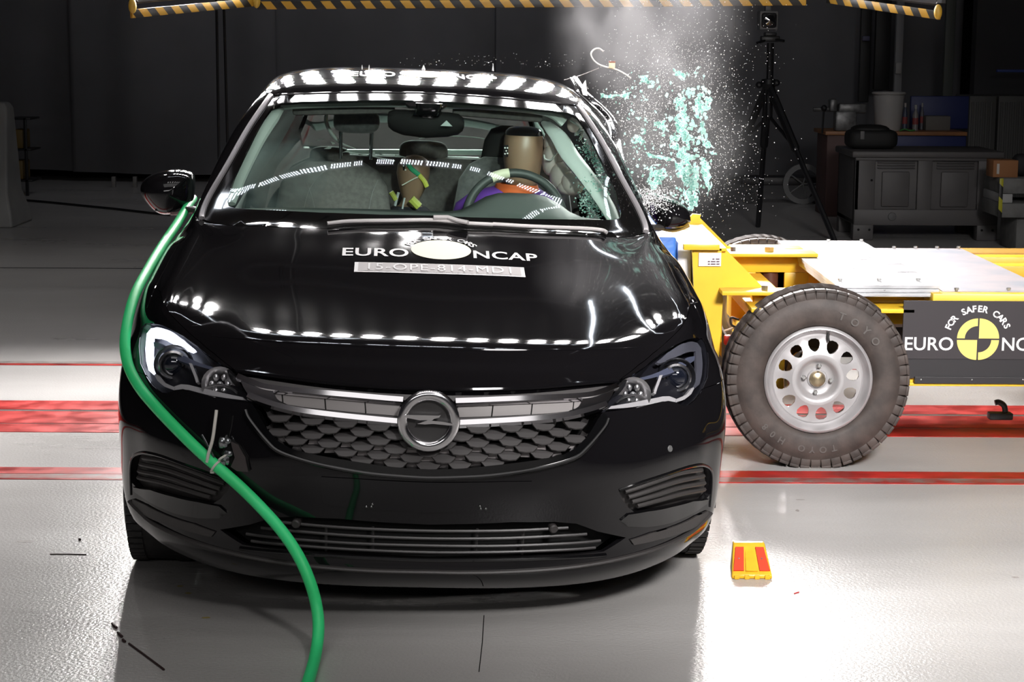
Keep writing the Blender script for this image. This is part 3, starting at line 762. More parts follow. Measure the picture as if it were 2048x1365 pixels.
# ---------------- headlights
LENSG = glass_mat('lamp_lens', (.93, .94, .96), .9)
DRL = mat('daylight_strip', (.9, .92, 1), .3, emit=(.82, .86, 1.0), es=2.2)
DRLOFF = mat('daylight_strip_off', (.10, .10, .12), .2)
REFL = mat('reflector', (.9, .88, .88), .28, metal=1.0)
LHB = mat('lamp_housing', (.012, .012, .016), .35)
for s in (-1, 1):
    hl_ = HEADL if s < 0 else HEADR
    root = panel('headlight', hl_, LHB, off=-.052, flange=0, step=.12)
    def M(pts): 
        q = PX(pts, 0); return q if s < 0 else mir(q)
    def MP(pts, off):
        q = [P2(*p) for p in pts]; return [SO(u if s < 0 else -u, v, off) for u, v in q]
    # side wall of the housing
    wl = rs(hl_, .1); a = [SO(u, v, -.052) for u, v in wl]; b2 = [SO(u, v, -.006) for u, v in wl]; n = len(a)
    MB().add(a+b2, [(i, (i+1) % n, n+(i+1) % n, n+i) for i in range(n)]).build('lamp_rim', LHB, root, fix=False)
    dm = DRL if s < 0 else DRLOFF
    v1 = M([(283, 660), (289, 653), (297, 655), (295, 662), (294, 700), (295, 730), (300, 740), (296, 744), (286, 735), (282, 715), (281, 690)])
    panel('daylight_strip', v1, dm, root, off=-.02, flange=.008, step=.06, rstep=.04)
    v2 = M([(291, 652), (303, 651), (318, 655), (340, 663), (362, 675), (386, 693), (380, 695), (355, 686), (330, 677), (305, 670), (296, 668), (292, 660)])
    panel('daylight_strip', v2, dm, root, off=-.018, flange=.008, step=.06, rstep=.04)
    # blade below the upper strip
    v3 = M([(296, 676), (330, 688), (370, 704), (400, 716), (440, 726), (438, 730), (390, 722), (350, 711), (310, 694), (297, 685)])
    panel('lamp_blade', v3, mat('lamp_blade', (.10, .11, .16), .22), root, off=-.022, flange=.01, step=.08)
    c = MP([(332, 716)], -.035)[0]
    d = Vector((0, -1, .05)).normalized(); 
    mb = MB(); mb.lathe([(.040, .02), (.043, -.006), (.038, -.012), (.034, -.006), (.034, .02)], c, 'y', 36, closed=True); mb.build('projector_ring', REFL, root)
    MB().sphere(c+Vector((0, .008, 0)), (.034, .022, .034), 24, 14).build('projector_lens', mat('projector_glass', (.01, .012, .02), .03, coat=1, spec=1), root)
    MB().lathe([(.058, .01), (.056, -.002), (.046, .016)], c, 'y', 36).build('projector_bezel', mat('bezel_dark', (.03, .03, .035), .2), root)
    LST = mat('lamp_strip_pale', (.52, .50, .50), .25)
    v4 = M([(338, 767), (352, 762), (368, 763), (400, 771), (440, 781), (478, 790), (484, 797), (440, 791), (400, 783), (368, 774), (352, 773), (340, 776)])
    panel('lamp_lower_strip', v4, LST, root, off=-.022, flange=.012, step=.06, rstep=.05)
    v6 = M([(296, 742), (301, 741), (315, 758), (338, 768), (338, 775), (318, 768), (303, 756)])
    panel('lamp_lower_strip', v6, LST, root, off=-.022, flange=.012, step=.06, rstep=.05)
    for q in ([(372, 716), (379, 717), (389, 757), (384, 759)], [(384, 720), (412, 727), (400, 757), (392, 756)]):
        panel('lamp_divider', M(q), LST if q[0][0] < 380 else mat('refl_dark', (.25, .25, .27), .2, metal=1), root, off=-.02, flange=.012, step=.08)
    # turn reflector: stepped bowl
    c2 = MP([(428, 748)], -.042)[0]
    mb = MB(); mb.lathe([(.012, .012), (.022, .006), (.03, -.004), (.045, -.014), (.052, -.018)], c2, 'y', 24)
    for k in range(6):
        a_ = k*1.05; mb.sphere(c2+Vector((.022*math.cos(a_), -.012, .022*math.sin(a_))), (.008, .006, .010), 10, 8)
    mb.build('lamp_reflector', REFL, root)
    MB().sphere(c2+Vector((.0, -.012, .0)), .009, 12, 8).build('lamp_bulb', mat('bulb', (.5, .5, .5), .1, metal=.6), root)
    arc = MP([(405, 768), (420, 762), (437, 762), (455, 770), (466, 780)], -.024); MB().tube(cr(arc, 5), .0035, 6).build('lamp_arc', REFL, root)
    panel('lamp_lens', hl_, LENSG, root, off=-.002, flange=0, step=.14)

# ---------------- wheels
def car_wheel(x, y, zc, name='wheel'):
    R_, w_ = .317, .205; s = 1 if x > 0 else -1; xo = x
    root = MB().lathe([(.20, 0), (R_-.05, 0), (R_-.018, .012), (R_, .03), (R_, w_-.03), (R_-.018, w_-.012), (R_-.05, w_), (.20, w_)], (0, 0, 0), 'x', 64)
    for k in range(0, 64):
        a = 2*math.pi*k/64
        for hx in (.035, w_-.035): root.box((hx, math.cos(a)*(R_+.001), math.sin(a)*(R_+.001)), (.045, .022, .006), rx=a-math.pi/2)
    o = root.build(name, RUB, car)
    o.location = (xo-(w_ if s > 0 else 0), y, zc)
    rim = MB().lathe([(.205, .01 if s < 0 else w_-.01), (.19, .03 if s < 0 else w_-.03), (.06, .05 if s < 0 else w_-.05), (0, .05 if s < 0 else w_-.05)], (0, 0, 0), 'x', 32)
    r = rim.build('rim', mat('wheel_dark', (.1, .1, .1), .4, metal=.8), o); return o
TL = math.tan(CARROT[1])
for x, y in ((-.905, .87), (.905, .87), (-.90, 3.53), (.90, 3.53)):
    car_wheel(x, y, .318+(x*TL*.93))
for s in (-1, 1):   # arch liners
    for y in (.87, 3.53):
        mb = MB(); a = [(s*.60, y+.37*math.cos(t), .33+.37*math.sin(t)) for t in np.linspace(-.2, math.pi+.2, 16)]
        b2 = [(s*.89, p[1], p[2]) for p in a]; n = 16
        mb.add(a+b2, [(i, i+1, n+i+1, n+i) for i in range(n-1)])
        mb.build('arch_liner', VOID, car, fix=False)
# ------------------------------------------------------------ cabin
SEAT = mat('seat_cloth', (.10, .10, .10), .9, noise=.2, nscale=60, sheen=.3)
SEATG = mat('seat_cloth_grey', (.15, .14, .135), .9, noise=.15, nscale=60)
TRIM = mat('trim_pale', (.66, .72, .68), .6)
DASH = mat('dash_plastic', (.055, .068, .062), .65, bump=.1, bscale=200)
BELT = mat('belt_cloth', (.03, .03, .035), .8)
AIRB = mat('airbag_cloth', (.85, .74, .70), .85, bump=.3, bscale=12)
def LT(pts, ly): return [L(px, py, ly if not isinstance(ly, (list, tuple)) else ly[i]) for i, (px, py) in enumerate(pts)]
MB().bb((-.72, 1.3, .22), (.72, 4.0, .26)).build('cabin_floor', VOID, car, smooth=False)
mb = MB(); mb.bb((-.70, 1.28, .25), (.70, 1.32, .95)); mb.build('bulkhead', VOID, car, smooth=False)
panel('headliner', [(-4.6, 15.15), (4.6, 15.15), (4.6, 19.4), (-4.6, 19.4)], mat('headliner', (.4, .42, .41), .9), off=-.035, flange=0, step=.4)
for s in (-1, 1):
    q = [(-7.9, 12.3), (-7, 12.3), (-6.1, 12.6), (-6.1, 19.5), (-7, 19.8), (-7.9, 19.5)]; q = q if s < 0 else mir(q)
    panel('door_trim', q, SEAT, off=-.055, flange=0, step=.4)
    q = [(-6.1, 16.3), (-5.1, 16.4), (-5.1, 16.85), (-6.1, 16.9)]; q = q if s < 0 else mir(q)
    panel('centre_pillar', q, SEAT, off=-.02, flange=.02, step=.2)
    q = [(-6.1, 18.6), (-5.1, 18.2), (-4.6, 19.3), (-5.2, 19.8), (-6.1, 20.6)]; q = q if s < 0 else mir(q)
    panel('rear_pillar_trim', q, mat('pillar_trim_dark', (.08, .085, .085), .8), off=-.04, flange=0, step=.2)
# pale pillar trim on the passenger side, header band along the roof edge
P_ = LT([(462, 408), (470, 376), (487, 332), (512, 280), (538, 238), (556, 216)], [1.55, 1.62, 1.72, 1.85, 1.97, 2.08])
MB().tube(cr(P_, 5), [r/540 for r in np.interp(np.linspace(0, 1, 26), [0, .2, .5, .8, 1], [9, 14, 18, 20, 14])], 12, flat=.55).build('pillar_trim', TRIM, car)
P_ = LT([(550, 222), (568, 212), (620, 208), (700, 206), (780, 206), (828, 208), (838, 216)], 2.08)
MB().tube(cr(P_, 5), .016, 8).build('header_trim', TRIM, car)
P_ = LT([(873, 216), (884, 209), (940, 209), (1010, 213), (1070, 219), (1105, 228), (1128, 246)], 2.08)
MB().tube(cr(P_, 5), .018, 8).build('header_trim', TRIM, car)
for a, b in (((585, 222), (790, 218)), ((905, 222), (1085, 236))):
    p, q = L(*a, 2.16), L(*b, 2.16); c = (p+q)/2
    MB().box(c, ((q-p).length, .03, .035), ry=-math.atan2(q.z-p.z, q.x-p.x), bev=.012).build('sun_visor', SEATG, car)
# torn-off trim hanging diagonally before the driver
P_ = LT([(1092, 246), (1118, 275), (1140, 312), (1166, 345), (1193, 382), (1214, 415), (1228, 443)], [2.2, 2.08, 1.96, 1.86, 1.76, 1.66, 1.56])
MB().tube(cr(P_, 5), [r/540 for r in np.interp(np.linspace(0, 1, 31), [0, .12, .35, .6, .85, 1], [12, 20, 22, 20, 17, 13])], 14, flat=.5).build('torn_pillar_trim', mat('trim_pale_b', (.58, .64, .61), .5), car)
# dashboard
dt, dm_, db = L(860, 419, 1.70), L(860, 434, 1.40), .55
mb = MB(); prof = [(1.30, dm_.z-.10), (1.33, dm_.z-.01), (1.45, dm_.z+.004), (1.60, dt.z-.004), (1.70, dt.z-.006), (1.745, dt.z-.03), (1.76, dt.z-.10), (1.70, db), (1.5, .4)]
N = 33; vs = []
for i in range(N):
    x = -.70+1.4*i/(N-1); hump = .075*math.exp(-((x-.34)/.17)**4); k = 1-.35*max(0, abs(x)-.55)
    for y, z in prof: vs.append((x, y+.06*abs(x), z+(hump*max(0, min(1, (y-1.40)/.25)) if z > .8 else 0)-.02*(abs(x)/.7)**3))
P = len(prof); mb.add(vs, [(i*P+j, i*P+j+1, (i+1)*P+j+1, (i+1)*P+j) for i in range(N-1) for j in range(P-1)])
mb.build('dashboard', DASH, car, sharp=60)
# steering wheel
sc = L(1030, 437, 1.86)
tilt = Matrix.Rotation(math.radians(-25), 3, 'X')
rim = [sc+tilt @ Vector((.178*math.cos(a), 0, .178*math.sin(a))) for a in [2*math.pi*i/48 for i in range(48)]]
sw = MB().tube(rim, .0165, 12, closed=True).build('steering_wheel', mat('wheel_leather', (.045, .052, .05), .5), car)
hb = MB(); pillow(hb, sc+Vector((0, .02, 0)), (.075, .035, .065)); 
for a in (math.pi*.0, math.pi, -math.pi/2): hb.tube([sc, sc+tilt @ Vector((.175*math.cos(a), 0, .175*math.sin(a)))], .014, 8, flat=.6)
hb.build('hub', DASH, sw)
i0 = 13; MB().tube([rim[i0+k] for k in range(0, 4)], .0185, 12).build('tape_patch', mat('tape_white', (.75, .74, .55), .6), sw)
# seats
def seat(cx, py_top, ly, name, w=.25, z0=.45, m=SEAT):
    zt = L(cx, py_top, ly).z; x = L(cx, py_top, ly).x; mb = MB()
    loft(mb, [(x, ly-.30, z0-.06, w*.9, .27), (x, ly-.28, z0, w, .30), (x, ly-.26, z0+.08, w*.98, .29), (x, ly-.25, z0+.11, w*.8, .24)], 28, 3.5)
    loft(mb, [(x, ly-.04, z0, w*.8, .07), (x, ly-.02, z0+.12, w, .085), (x, ly, z0+.3, w*1.02, .085), (x, ly+.03, (z0+zt)/2+.12, w*.98, .08), (x, ly+.05, zt-.09, w*.88, .07), (x, ly+.06, zt-.03, w*.72, .055), (x, ly+.06, zt, w*.5, .03)], 28, 3.2)
    o = mb.build(name, m, car)
    return o
s1 = seat(668, 326, 2.45, 'front_seat', .24, m=SEATG)
s2 = seat(1030, 318, 2.50, 'front_seat', .25)
hc = L(713, 243, 2.52); mb = MB(); pillow(mb, hc, (.092, .045, .047), 3.2); h = mb.build('headrest', SEAT, s1)
for dx in (-.062, .062): MB().tube([hc+Vector((dx, .01, -.02)), hc+Vector((dx*.95, 0, -.15))], .007, 8).build('headrest_post', CHROME, s1)
hc2 = L(1030, 292, 2.62); mb = MB(); loft(mb, [(hc2.x, hc2.y, hc2.z-.12, .15, .05), (hc2.x, hc2.y, hc2.z-.04, .135, .06), (hc2.x, hc2.y, hc2.z+.02, .125, .06), (hc2.x, hc2.y, hc2.z+.065, .10, .05), (hc2.x, hc2.y, hc2.z+.08, .06, .03)], 28, 3); mb.build('headrest', mat('headrest_black', (.012, .012, .012), .8), s2)
# seat seams
for pts in ([(607, 420), (618, 380), (640, 350), (668, 330)], [(630, 420), (624, 395), (615, 368)], [(738, 418), (745, 385), (756, 360)]):
    MB().tube(cr(LT(pts, 2.33), 4), .0012, 5).build('seat_seam', mat('seam', (.25, .25, .25), .8), s1)
# rear bench, headrests, parcel shelf edge
zt = L(845, 322, 3.25).z; mb = MB()
pillow(mb, (0, 3.3, zt-.26), (.60, .08, .28), 5); pillow(mb, (0, 3.05, .52), (.60, .28, .10), 4)
rb = mb.build('rear_bench', SEATG, car)
for px, py, w in ((847, 306, .108), (660, 318, .09), (1010, 322, .09)):
    c = L(px, py, 3.3); mb = MB(); pillow(mb, c, (w, .05, .055), 3.4); mb.build('headrest', SEATG, rb)
    MB().tube([c, c+Vector((0, 0, -.12))], .008, 8).build('headrest_post', CHROME, rb)
a, b = L(700, 303, 4.02), L(1000, 306, 4.02)
MB().box((a+b)/2, (1.0, .03, .026), ry=-.03, bev=.006).build('window_ledge', mat('ledge_pale', (.75, .85, .80), .5), car)
for a, b in (((885, 315), (958, 318)), ((640, 312), (700, 314))):
    p, q = L(*a, 3.9), L(*b, 3.9); MB().box((p+q)/2, ((q-p).length, .03, .014), bev=.004).build('shelf_clip', TRIM, car)
mb = MB().tube(cr(LT([(838, 277), (870, 273.5), (915, 272.5), (950, 275), (974, 279)], 4.0), 5), .0025, 6); mb.build('rear_wiper', mat('wiper_pale', (.5, .55, .52), .4), car)
# rear-view mirror and sensor housing
c = L(852, 247, 1.97); mb = MB(); loft(mb, [(c.x+x, c.y+.02*abs(x)/.14, c.z+zz, .028, rz) for x, rz, zz in ((-.142, .012, .012), (-.138, .028, .01), (-.12, .040, .006), (-.08, .047, .0), (0, .050, -.004), (.08, .046, -.002), (.12, .038, .0), (.136, .026, .0), (.141, .012, .0))], 24, 2.6, 'x')
rv = mb.build('rear_view_mirror', mat('mirror_black', (.006, .006, .006), .6, spec=.1), car)
a = L(858, 226, 1.93); mb = MB(); loft(mb, [(c.x, c.y-.03, c.z+.03, .05, .03), (a.x, a.y, a.z+.01, .045, .04), (a.x, a.y, a.z+.035, .05, .05)], 20, 3); mb.build('mirror_stem', GLOSSB, rv)
q = LT([(881, 252), (905, 253), (893, 241)], 1.925); MB().add(q+[v+Vector((0, .003, 0)) for v in q], [(0, 1, 2), (3, 5, 4), (0, 3, 4, 1), (1, 4, 5, 2), (2, 5, 3, 0)]).build('mirror_reflection', mat('mirror_reflection', (.30, .36, .34), .4), rv)  # pale triangle, a light reflection painted onto the mirror
# wipers on the scuttle
for pts, n in (([(655, 456), (700, 451.5), (780, 450), (868, 449), (930, 455), (985, 458)], 0), ([(985, 457), (1050, 461), (1120, 464), (1195, 468), (1212, 474)], 0)):
    uv = [P2(*p) for p in pts]; P_ = [SO(u, v, .016) for u, v in cr(uv, 5)]
    o = MB().tube(P_, .0065, 8).build('wiper', mat('wiper_grey', (.38, .36, .36), .35), car)
    P_ = [SO(u, v, .006) for u, v in cr([(u, v+.02) for u, v in uv], 5)]
    MB().tube(P_, .0025, 6).build('wiper_blade', PLAST, o)
q = [SO(*P2(*p), .026) for p in ((866, 449), (895, 449), (915, 456), (935, 460))]; MB().tube(q, .013, 8, flat=.6).build('wiper_pivot', mat('wiper_grey', (.38, .36, .36), .35), car)
# left seat-side airbag strip and torn cloth scraps behind the front seat
P_ = LT([(655, 222), (652, 240), (660, 262), (680, 285), (712, 298)], 2.62); MB().tube(cr(P_, 5), [.012, .014, .016, .02, .02, .02, .02, .02, .02, .02, .02, .02, .02, .018, .016, .014, .012, .01, .008, .006, .004], 10, flat=.4).build('seat_airbag', TRIM, car)
rnd = random.Random(4)
for (px, py) in ((640, 280), (655, 296), (662, 287), (690, 302), (708, 306), (722, 309), (745, 306), (760, 308), (800, 312)):
    c = L(px, py, 2.62); pts = [c+Vector((rnd.uniform(-.022, .022), rnd.uniform(-.01, .01), rnd.uniform(-.008, .008))) for _ in range(4)]
    MB().add(pts+[p+Vector((0, .003, .001)) for p in pts], [(0, 1, 2), (0, 2, 3), (4, 6, 5), (4, 7, 6), (0, 4, 5, 1), (1, 5, 6, 2), (2, 6, 7, 3), (3, 7, 4, 0)]).build('torn_cloth', mat('torn_pale', (.6, .66, .62), .7), car, smooth=False)
P_ = LT([(690, 303), (740, 312), (790, 322)], 2.6); MB().tube(cr(P_, 5), .002, 5).build('loose_cable', TRIM, car)
# side curtain airbag by the driver
mb = MB(); rnd = random.Random(9)
for px, py, ly, rx, ry, rz in ((1102, 285, 2.22, .028, .05, .05), (1100, 320, 2.2, .030, .06, .06), (1125, 352, 2.16, .05, .07, .055), (1145, 366, 2.1, .045, .06, .045), (1140, 375, 2.12, .05, .06, .03), (1118, 305, 2.2, .03, .05, .05), (1150, 250, 2.2, .03, .04, .03)):
    pillow(mb, L(px, py, ly), (rx, ry, rz), 2.3, 22, 10)
ab = mb.build('curtain_airbag', AIRB, car)
P_ = LT([(1088, 310), (1090, 318), (1102, 320), (1112, 308), (1122, 300)], 2.10); MB().tube(cr(P_, 5), .008, 8, flat=.4).build('airbag_tether', mat('tether', (.78, .80, .77), .7), ab)
P_ = LT([(1140, 240), (1160, 256), (1150, 270), (1166, 262), (1160, 280)], 2.12); MB().tube(cr(P_, 5), .014, 6, flat=.35).build('airbag_torn_edge', mat('tether', (.78, .80, .77), .7), ab)
# broken side glass bits lying along the driver's door and the buckled door frame outside
FRM = [(1148, 160, 2.95), (1165, 186, 2.7), (1188, 207, 2.55), (1210, 228, 2.45), (1226, 252, 2.35), (1232, 285, 2.2), (1236, 312, 2.0), (1250, 352, 1.8), (1275, 400, 1.6)]
P_ = [L(*p) for p in FRM]; df = MB().tube(cr(P_, 6), .020, 10, flat=.8).build('buckled_door_frame', PAINT, car)
P_ = [L(x-14, y+10, z) for x, y, z in FRM[1:8]]; MB().tube(cr(P_, 6), .012, 8).build('door_seal', PLAST, df)
P_ = [L(x-7, y+2, z-.02) for x, y, z in FRM[1:8]]; MB().tube(cr(P_, 6), .007, 8).build('door_edge', CHROME, df)
# roof spikes (marker pins) and rear emblem triangle
for px in (724, 738, 847, 986):
    p = L(px, 137, 2.75); MB().tube([p-Vector((0, 0, .01)), p+Vector((0, 0, .014 if px != 986 else .02))], [.010 if px == 847 else .004, .001], 8).build('roof_marker', mat('marker_white', (.9, .9, .9), .5), car)
# door mirrors
def door_mirror(pts, ly, name, back, arm):
    """pts: outline of the housing in the picture; bulged towards the front"""
    c = Vector((0, 0, 0)); P_ = [L(px, py, ly) for px, py in pts]; P_ = [Vector(p) for p in cr([tuple(p) for p in P_], 4, True)]
    for p in P_: c += p
    c /= len(P_); n = len(P_); vs = []; fs = []
    rings = [(1.0, .075), (1.02, .03), (1.0, 0), (.94, -.035), (.80, -.065), (.58, -.088), (.30, -.10), (.06, -.103)]
    for sc_, dy in rings:
        for p in P_: q = c+(p-c)*sc_; vs.append((q.x, q.y+dy, q.z))
    for i in range(len(rings)-1):
        for k in range(n): fs.append((i*n+k, i*n+(k+1) % n, (i+1)*n+(k+1) % n, (i+1)*n+k))
    fs.append(tuple(range(n))); fs.append(tuple((len(rings)-1)*n+k for k in range(n-1, -1, -1)))
    o = MB().add(vs, fs).build(name, PAINT, car, sharp=60)
    q = [L(*p) for p in arm]; MB().tube(cr(q, 5), .022, 10, flat=.6).build('mirror_arm', PLAST, o)
    return o
dl = door_mirror([(284, 366), (300, 352), (325, 344), (352, 341), (376, 345), (385, 353), (386, 380), (383, 402), (376, 412), (358, 422), (334, 430), (312, 424), (292, 404), (281, 384)], 1.86, 'door_mirror', 0,
            [(345, 424, 1.86), (362, 424, 1.80), (380, 420, 1.74), (398, 422, 1.72)])
pp = LT([(310, 420), (330, 424), (350, 420), (374, 411)], 1.80); MB().tube(cr(pp, 4), .004, 6).build('mirror_trim', GLOSSB, dl)
dr = door_mirror([(1300, 392), (1312, 388), (1335, 394), (1360, 405), (1376, 420), (1381, 438), (1378, 447), (1362, 456), (1340, 459), (1322, 456), (1306, 440), (1298, 415)], 1.86, 'door_mirror', 0,
            [(1325, 452, 1.86), (1315, 456, 1.80), (1300, 455, 1.74)])
pp = LT([(1325, 457), (1350, 460), (1378, 450)], 1.84); MB().tube(cr(pp, 4), .010, 6).build('mirror_under_shell', mat('mirror_under', (.35, .22, .05), .3), dr)
# crumpled metal and headlamp washer flap hanging out of the bumper
mb = MB(); rnd = random.Random(5)
HB_ = [(447, 876), (452, 905), (460, 925), (470, 935), (500, 942), (496, 915), (482, 892), (466, 880)]
q = PX(HB_); panel('washer_opening', q, VOID, off=.003, flange=.004, step=.05, rstep=.04)
for i in range(9):
    px, py = rnd.uniform(446, 464), rnd.uniform(876, 925); u, v = P2(px, py); mb.sphere(SO(u, v, .012), (rnd.uniform(.006, .012), .01, rnd.uniform(.008, .018)), 8, 6)
mb.build('washer_nozzle', mat('bent_metal', (.35, .37, .38), .22, metal=.9), car)
q = PX([(466, 884), (480, 890), (494, 915), (500, 942), (478, 940), (466, 932), (474, 915)]); panel('washer_flap', q, mat('flap_dark', (.06, .05, .05), .4), off=.014, flange=.004, step=.06, rstep=.04)
P_ = [SO(*P2(412+i*.0+k*2.4, 872+k*4.2), .02) for i, k in enumerate(range(11))]; MB().tube(P_, .003, 6).build('washer_rod', mat('bent_metal', (.35, .37, .38), .22, metal=.9), car)
# ------------------------------------------------------------ crash test dummies
SKIN = mat('dummy_vinyl', (.30, .19, .125), .38, sub=.1)
def world(p): return CM @ Vector(p)
def dot_marker(parent, c, r, nrm=(0, -1, 0), nm='target_marker'):
    pass
hd = L(1046, 308, 2.34)
dm = thing('crash_test_dummy', 'adult crash test dummy with a black-topped brown head and purple shirt behind the steering wheel', 'dummy', world((hd.x, hd.y, hd.z-.30)), CARROT)
I = Matrix(dm.matrix_basis) if False else (Matrix.Translation(dm.location) @ Matrix.Rotation(CARROT[2], 4, 'Z') @ Matrix.Rotation(CARROT[1], 4, 'Y')).inverted() @ CM
def rel(M_, p): return M_ @ Vector(p)
def blob(I_, secs, nm, m, root, n=28, e=2.3):
    mb = MB(); loft(mb, [(0, 0, 0, 0, 0)][:0]+secs, n, e)
    mb.v = [tuple(I_ @ Vector(v)) for v in mb.v]; return mb.build(nm, m, root, sharp=60)
x, y, z = hd
def BS(dz, rx, ry, dy=0): return (x, y+dy, z+dz, rx, ry)
# body: head, neck and torso in one surface
blob(I, [(x-.02, y+.10, z-.62, .15, .11), (x-.03, y+.08, z-.48, .19, .12), (x-.03, y+.04, z-.30, .20, .11), (x-.02, y+.03, z-.22, .17, .09), (x, y+.03, z-.165, .070, .068), (x, y+.02, z-.145, .058, .062), (x, y+.01, z-.125, .060, .075),
         BS(-.10, .066, .09), BS(-.06, .071, .10), BS(-.02, .076, .105), BS(.02, .0775, .108), BS(.055, .0765, .105), BS(.078, .073, .098)], 'body', SKIN, dm)
blob(I, [BS(.074, .0745, .10), BS(.088, .071, .094), BS(.099, .060, .08), BS(.106, .04, .055), BS(.109, .015, .02)], 'skull_cap', mat('cap_black', (.006, .006, .007), .12, coat=1), dm)
mb = MB(); mb.lathe([(.066, -.018), (.085, -.014), (.088, .0), (.082, .016), (.064, .018)], I @ Vector((x-.02, y+.0, z-.135)), 'z', 28)
mb.build('orange_collar', mat('collar_orange', (.75, .14, .03), .7, bump=.4, bscale=30), dm)
blob(I, [(x-.05, y+.10, z-.62, .20, .12), (x-.05, y+.06, z-.40, .225, .13), (x-.05, y+.03, z-.27, .225, .125), (x-.05, y+.02, z-.20, .205, .11), (x-.045, y+.02, z-.155, .15, .09), (x-.02, y+.02, z-.13, .085, .075)], 'purple_shirt', mat('shirt_purple', (.17, .05, .42), .85, bump=.3, bscale=18), dm)
# upper arms reaching to the wheel
for s in (-1, 1):
    a = [Vector((x-.05+s*.19, y+.02, z-.25)), Vector((x-.03+s*.24, y-.04, z-.46)), Vector((x+s*.20, y-.22, z-.55))]
    mb = MB(); mb.tube([I @ p for p in a], [.065, .055, .042], 14); mb.build('sleeve', _mats['shirt_purple'], dm)
    b_ = [a[-1], Vector((x+s*.18, y-.36, z-.44)), Vector((x+s*.165, y-.44, z-.40))]; mb = MB(); mb.tube([I @ p for p in b_], [.042, .034, .03], 12)
    for k in range(4): mb.tube([I @ (b_[-1]+Vector((0, -.01, .02*k-.03))), I @ (b_[-1]+Vector((s*.0, -.055, .02*k-.03))), I @ (b_[-1]+Vector((-s*.02, -.075, .02*k-.03)))], [.011, .010, .008], 8)
    mb.tube([I @ (b_[-1]+Vector((0, 0, .02))), I @ (b_[-1]+Vector((-s*.025, -.04, .045)))], [.012, .009], 8)
    mb.build('forearm', SKIN, dm)
def markers(I_, spots, root, ly):
    mb = MB()
    for px, py in spots: mb.sphere(I_ @ L(px, py, ly), (.0035, .0025, .0035), 8, 6)
    return mb
mp_ = markers(I, [(1010, 296), (1014, 296), (1012, 302), (1010, 308), (1015, 307)], dm, 2.262); mb = MB(); mb.box(I @ L(1012, 302, 2.275), (.022, .012, .045), bev=.003); mb.build('marker_patch', VOID, dm)
for i, (px, py) in enumerate([(1010, 296), (1015, 296), (1012.5, 302), (1010, 308), (1015, 307)]):
    MB().sphere(I @ L(px, py, 2.262), (.0035, .0025, .0035), 8, 6).build('marker_dot', _mats['marker_white'], dm)
# child dummy on the rear bench
hc = L(826, 352, 2.92)
dc = thing('crash_test_dummy', 'child crash test dummy with green and yellow tape on its head in the back seat', 'dummy', world((hc.x, hc.y, hc.z-.25)), CARROT)
I2 = (Matrix.Translation(dc.location) @ Matrix.Rotation(CARROT[2], 4, 'Z') @ Matrix.Rotation(CARROT[1], 4, 'Y')).inverted() @ CM
x, y, z = hc
blob(I2, [(x-.02, y+.06, z-.40, .12, .09), (x-.02, y+.05, z-.25, .14, .09), (x-.015, y+.03, z-.17, .12, .07), (x-.01, y+.02, z-.125, .045, .045), (x-.006, y, z-.095, .036, .045), (x-.003, y, z-.07, .048, .06), (x, y, z-.03, .062, .08), (x, y, z+.01, .070, .088), (x+.002, y, z+.045, .068, .085), (x+.004, y, z+.068, .055, .07), (x+.006, y, z+.082, .035, .045), (x+.006, y, z+.088, .012, .015)], 'body', SKIN, dc)
blob(I2, [(x-.02, y+.06, z-.42, .13, .10), (x-.02, y+.045, z-.26, .15, .10), (x-.015, y+.03, z-.175, .13, .08), (x-.012, y+.02, z-.13, .07, .06)], 'dark_suit', mat('suit_dark', (.03, .028, .04), .8), dc)
def strip(pts, r, nm, col, root, I_, ly, flat=.85):
    MB().tube([I_ @ Vector(p) for p in cr([tuple(L(*p, ly)) for p in pts], 5)], r, 8, flat=flat).build(nm, mat(nm+'_m', col, .6), root)
strip([(816, 327), (823, 338), (838, 350)], .012, 'green_tape', (.03, .42, .20), dc, I2, 2.835)
strip([(838, 350), (848, 362), (854, 374)], .012, 'yellow_tape', (.62, .66, .10), dc, I2, 2.84)
strip([(804, 371), (820, 362), (836, 354)], .003, 'white_stripe', (.8, .8, .7), dc, I2, 2.825)
for pts, nm, c, r in (([(782, 384), (792, 400)], 'yellow_patch', (.50, .56, .10), .014), ([(797, 385), (790, 412)], 'white_band', (.55, .6, .62), .007), ([(809, 396), (805, 418)], 'white_band', (.55, .6, .62), .005), ([(822, 398), (838, 414)], 'yellow_patch', (.50, .56, .10), .022)):
    strip(pts, r, nm, c, dc, I2, 2.80, .8)
MB().box(I2 @ L(812, 334, 2.85), (.026, .012, .03), bev=.003).build('marker_patch', VOID, dc)
for px, py in ((807, 332), (813, 332), (811, 340)): MB().sphere(I2 @ L(px, py, 2.838), (.0035, .0025, .0035), 8, 6).build('marker_dot', _mats['marker_white'], dc)
